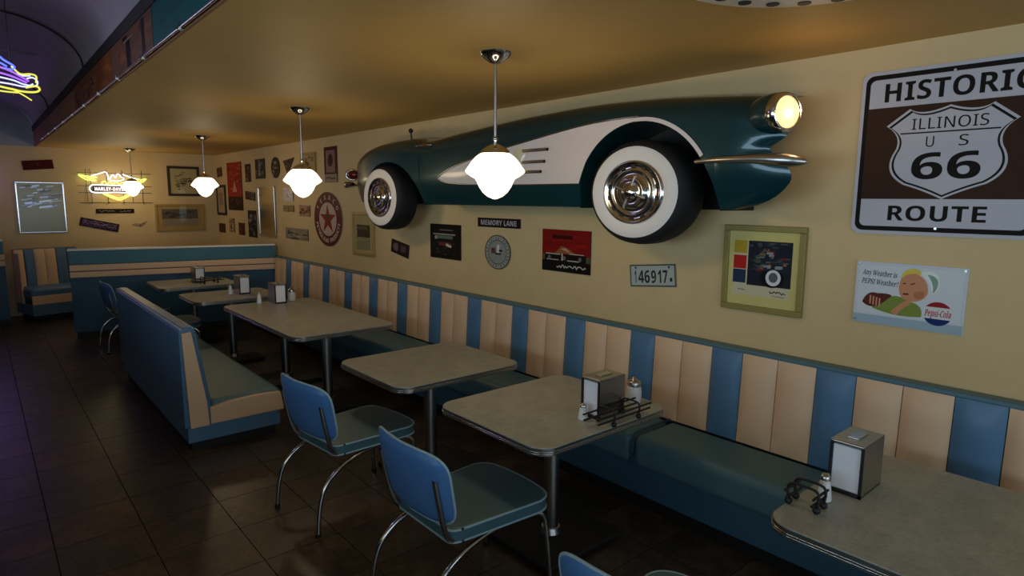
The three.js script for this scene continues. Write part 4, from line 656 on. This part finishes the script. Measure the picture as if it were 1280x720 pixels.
{ // guitar-like neon hung in the vault
  const n = thing('vault_neon', 'purple blue and yellow neon sign hanging under the grey vault', 'neon sign', [0.19, 2.42, -5.0]);
  const pur = glow(0.50, 0.16, 1.5), blu = glow(0.16, 0.26, 1.8), yel = glow(0.95, 0.95, 0.10), whi = glow(0.9, 0.95, 1.6);
  const line = (name, pts, r, m, c) => mesh(name, tube(pts.map(([x, y, z = 0]) => [x, y, z]), r, pts.length * 8, 6, c, 0.5), m, n);
  line('blue_tube', [[-0.42, 0.30], [-0.2, 0.34], [-0.02, 0.27], [0.03, 0.235], [0.075, 0.205], [0.06, 0.185], [0.02, 0.19]], 0.0065, blu);
  line('blue_tube', [[-0.42, 0.26], [-0.2, 0.29], [-0.02, 0.23], [0.04, 0.20]], 0.006, blu);
  line('purple_tube', [[-0.40, 0.21], [-0.1, 0.21], [0.03, 0.185], [0.10, 0.15], [0.14, 0.125]], 0.006, pur);
  line('purple_tube', [[-0.40, 0.17], [-0.1, 0.17], [0.04, 0.15], [0.13, 0.115]], 0.006, pur);
  line('white_tube', [[-0.40, 0.13], [-0.1, 0.14], [0.05, 0.125], [0.11, 0.105], [0.17, 0.10], [0.182, 0.13], [0.16, 0.15], [0.13, 0.14]], 0.005, whi);
  line('white_tube', [[-0.40, 0.10], [-0.1, 0.105], [0.03, 0.10], [0.12, 0.09], [0.16, 0.112]], 0.005, whi);
  line('white_tube', [[0.02, 0.19], [0.09, 0.16], [0.12, 0.155], [0.15, 0.16]], 0.0045, whi);
  line('yellow_tube', [[0.06, 0.205], [0.10, 0.165], [0.15, 0.17], [0.178, 0.16], [0.175, 0.12]], 0.0055, yel);
  line('yellow_tube', [[-0.40, 0.06], [-0.1, 0.085], [0.04, 0.07], [0.10, 0.06], [0.16, 0.062], [0.19, 0.078], [0.175, 0.10], [0.12, 0.085]], 0.0065, yel);
  line('yellow_tube', [[-0.40, 0.035], [-0.1, 0.055], [0.02, 0.05], [0.08, 0.05]], 0.005, yel);
  line('yellow_tube', [[0.06, 0.065], [0.11, 0.035], [0.145, 0.01]], 0.0045, yel);
  mesh('frame', [rod([-0.42, 0.3, 0.02], [0.2, 0.3, 0.02], 0.005), rod([-0.42, 0.06, 0.02], [0.2, 0.06, 0.02], 0.005), rod([-0.3, 0.03, 0.02], [-0.3, 0.32, 0.02], 0.005), rod([0.06, 0.03, 0.02], [0.06, 0.32, 0.02], 0.005)].map(g => g.translate(0, 0, -0.05)), mBlack, n);
  for (const x of [-0.3, 0.06]) mesh('hanger', rod([x, 0.3, -0.03], [x, 0.80, -0.03], 0.003, 6), mBlack, n);
  const pl = new THREE.PointLight(new THREE.Color().setRGB(0.7, 0.62, 1), 0.42, 0, 2); pl.position.set(-0.1, 0.16, 0.12); pl.castShadow = true; pl.shadow.radius = 8; pl.name = 'vault_neon_light'; n.add(pl);
}

{ // violet ring neon on the back wall across the aisle, mirrored in the floor tiles
  const n = thing('ring_neon', 'violet ring neon sign on the back wall beside the mirror picture', 'neon sign', [-0.06, 2.06, ZB + 0.002]);
  const m = glow(1.6, 0.7, 4.2);
  mesh('ring_tube', new THREE.TorusGeometry(0.27, 0.012, 8, 48).translate(0, 0, 0.06), m, n);
  mesh('ring_tube', new THREE.TorusGeometry(0.21, 0.012, 8, 48).translate(0, 0, 0.06), m, n);
  mesh('back_panel', new THREE.CylinderGeometry(0.3, 0.3, 0.02, 40).rotateX(Math.PI / 2).translate(0, 0, 0.012), mBlack, n);
  for (const a of [0.5, 2.6, 4.2]) mesh('standoff', rod([Math.cos(a) * 0.24, Math.sin(a) * 0.24, 0.02], [Math.cos(a) * 0.24, Math.sin(a) * 0.24, 0.06], 0.008), mBlack, n);
  const pl = new THREE.PointLight(new THREE.Color().setRGB(0.42, 0.3, 1), 0.3, 0, 2); pl.position.set(0, 0, 0.14); pl.castShadow = true; pl.shadow.radius = 12; pl.name = 'ring_neon_light'; n.add(pl);
}

// ---------------------------------------------------------------- soffit posters, conduit, ceiling vent
{
  const fx = VX + VA - 0.001;
  const soffit = (name, label, z0, z1, y0, y1, draw) => {
    const t = thing(name, label, 'poster', [fx, (y0 + y1) / 2, (z0 + z1) / 2]); t.rotation.y = -Math.PI / 2; const w = z1 - z0, h = y1 - y0;
    mesh('board', box(-w / 2, w / 2, -h / 2, h / 2, 0, 0.008), mDark, t); mesh('print', new THREE.PlaneGeometry(w, h).translate(0, 0, 0.0092), printMat(384, 128, draw, 0.5), t); return t;
  };
  soffit('soffit_board', 'plain dark teal board on the soffit edge of the low ceiling', -3.75, -2.2, 2.606, 2.81, (g, w, h) => { g.fillStyle = '#0e4a4c'; g.fillRect(0, 0, w, h); g.fillStyle = '#0b3d45'; for (let i = 0; i < 12; i++) g.fillRect(rnd() * w, rnd() * h, rr(20, 80), rr(4, 14)); });
  soffit('soffit_poster', 'brown soffit poster with black figures next to the teal board', -5.0, -3.76, 2.606, 2.81, (g, w, h) => { g.fillStyle = '#5e4030'; g.fillRect(0, 0, w, h); for (let i = 0; i < 30; i++) { g.fillStyle = ['#6a4630', '#54382a', '#74482c'][i % 3]; g.fillRect(rnd() * w, rnd() * h, rr(20, 70), rr(8, 30)); } g.fillStyle = '#14100e'; g.fillRect(w * 0.78, h * 0.05, w * 0.07, h * 0.9); g.fillRect(w * 0.42, h * 0.25, w * 0.10, h * 0.75); g.fillRect(w * 0.34, h * 0.08, w * 0.12, h * 0.10); g.fillStyle = '#8a8070'; g.fillRect(w * 0.36, h * 0.2, w * 0.22, h * 0.03); });
  soffit('soffit_poster', 'orange brown soffit poster with small dark figures farther along the soffit', -7.0, -5.01, 2.606, 2.81, (g, w, h) => { g.fillStyle = '#6b3c20'; g.fillRect(0, 0, w, h); for (let i = 0; i < 40; i++) { g.fillStyle = ['#7a4422', '#5c361e', '#84502a'][i % 3]; g.fillRect(rnd() * w, rnd() * h, rr(20, 60), rr(6, 24)); } g.fillStyle = '#1c120c'; for (let i = 0; i < 12; i++) g.fillRect(rr(0.05, 0.6) * w, rr(0.2, 0.75) * h, rr(0.01, 0.04) * w, rr(0.1, 0.3) * h); });
  const c = thing('conduit', 'thin bright metal conduit clipped along the bottom edge of the soffit', 'conduit', [fx, H + 0.012, -6.2]);
  mesh('pipe', rod([-0.014, 0, -4.6], [-0.014, 0, 4.2], 0.007, 10), mChromeSoft, c);
  for (let z = -4.2; z < 4; z += 0.8) mesh('clip', rbox(-0.026, 0.001, -0.012, 0.014, z - 0.012, z + 0.012, 0.003, 1), mChrome, c);
}
{
  const v = thing('ceiling_diffuser', 'round white ceiling air diffuser with dark slots over the booths', 'vent', [2.03, H, -0.90]); v.scale.set(1.64, 1, 1.64);
  mesh('rim', lathe([[0.20, -0.028], [0.26, -0.022], [0.30, -0.008], [0.305, -0.0005]], 48), mWhite, v);
  mesh('slot_ring', lathe([[0.12, -0.03], [0.2, -0.028]], 48), mWhite, v);
  mesh('centre_cone', lathe([[0, -0.04], [0.05, -0.038], [0.12, -0.03]], 32), mWhite, v);
  for (let i = 0; i < 22; i++) { const a = i / 22 * Math.PI * 2; mesh('slot', new THREE.CylinderGeometry(0.014, 0.014, 0.006, 12).translate(Math.cos(a) * 0.235, -0.0265, Math.sin(a) * 0.235), mBlack, v); }
}
renderer.render(scene, camera);
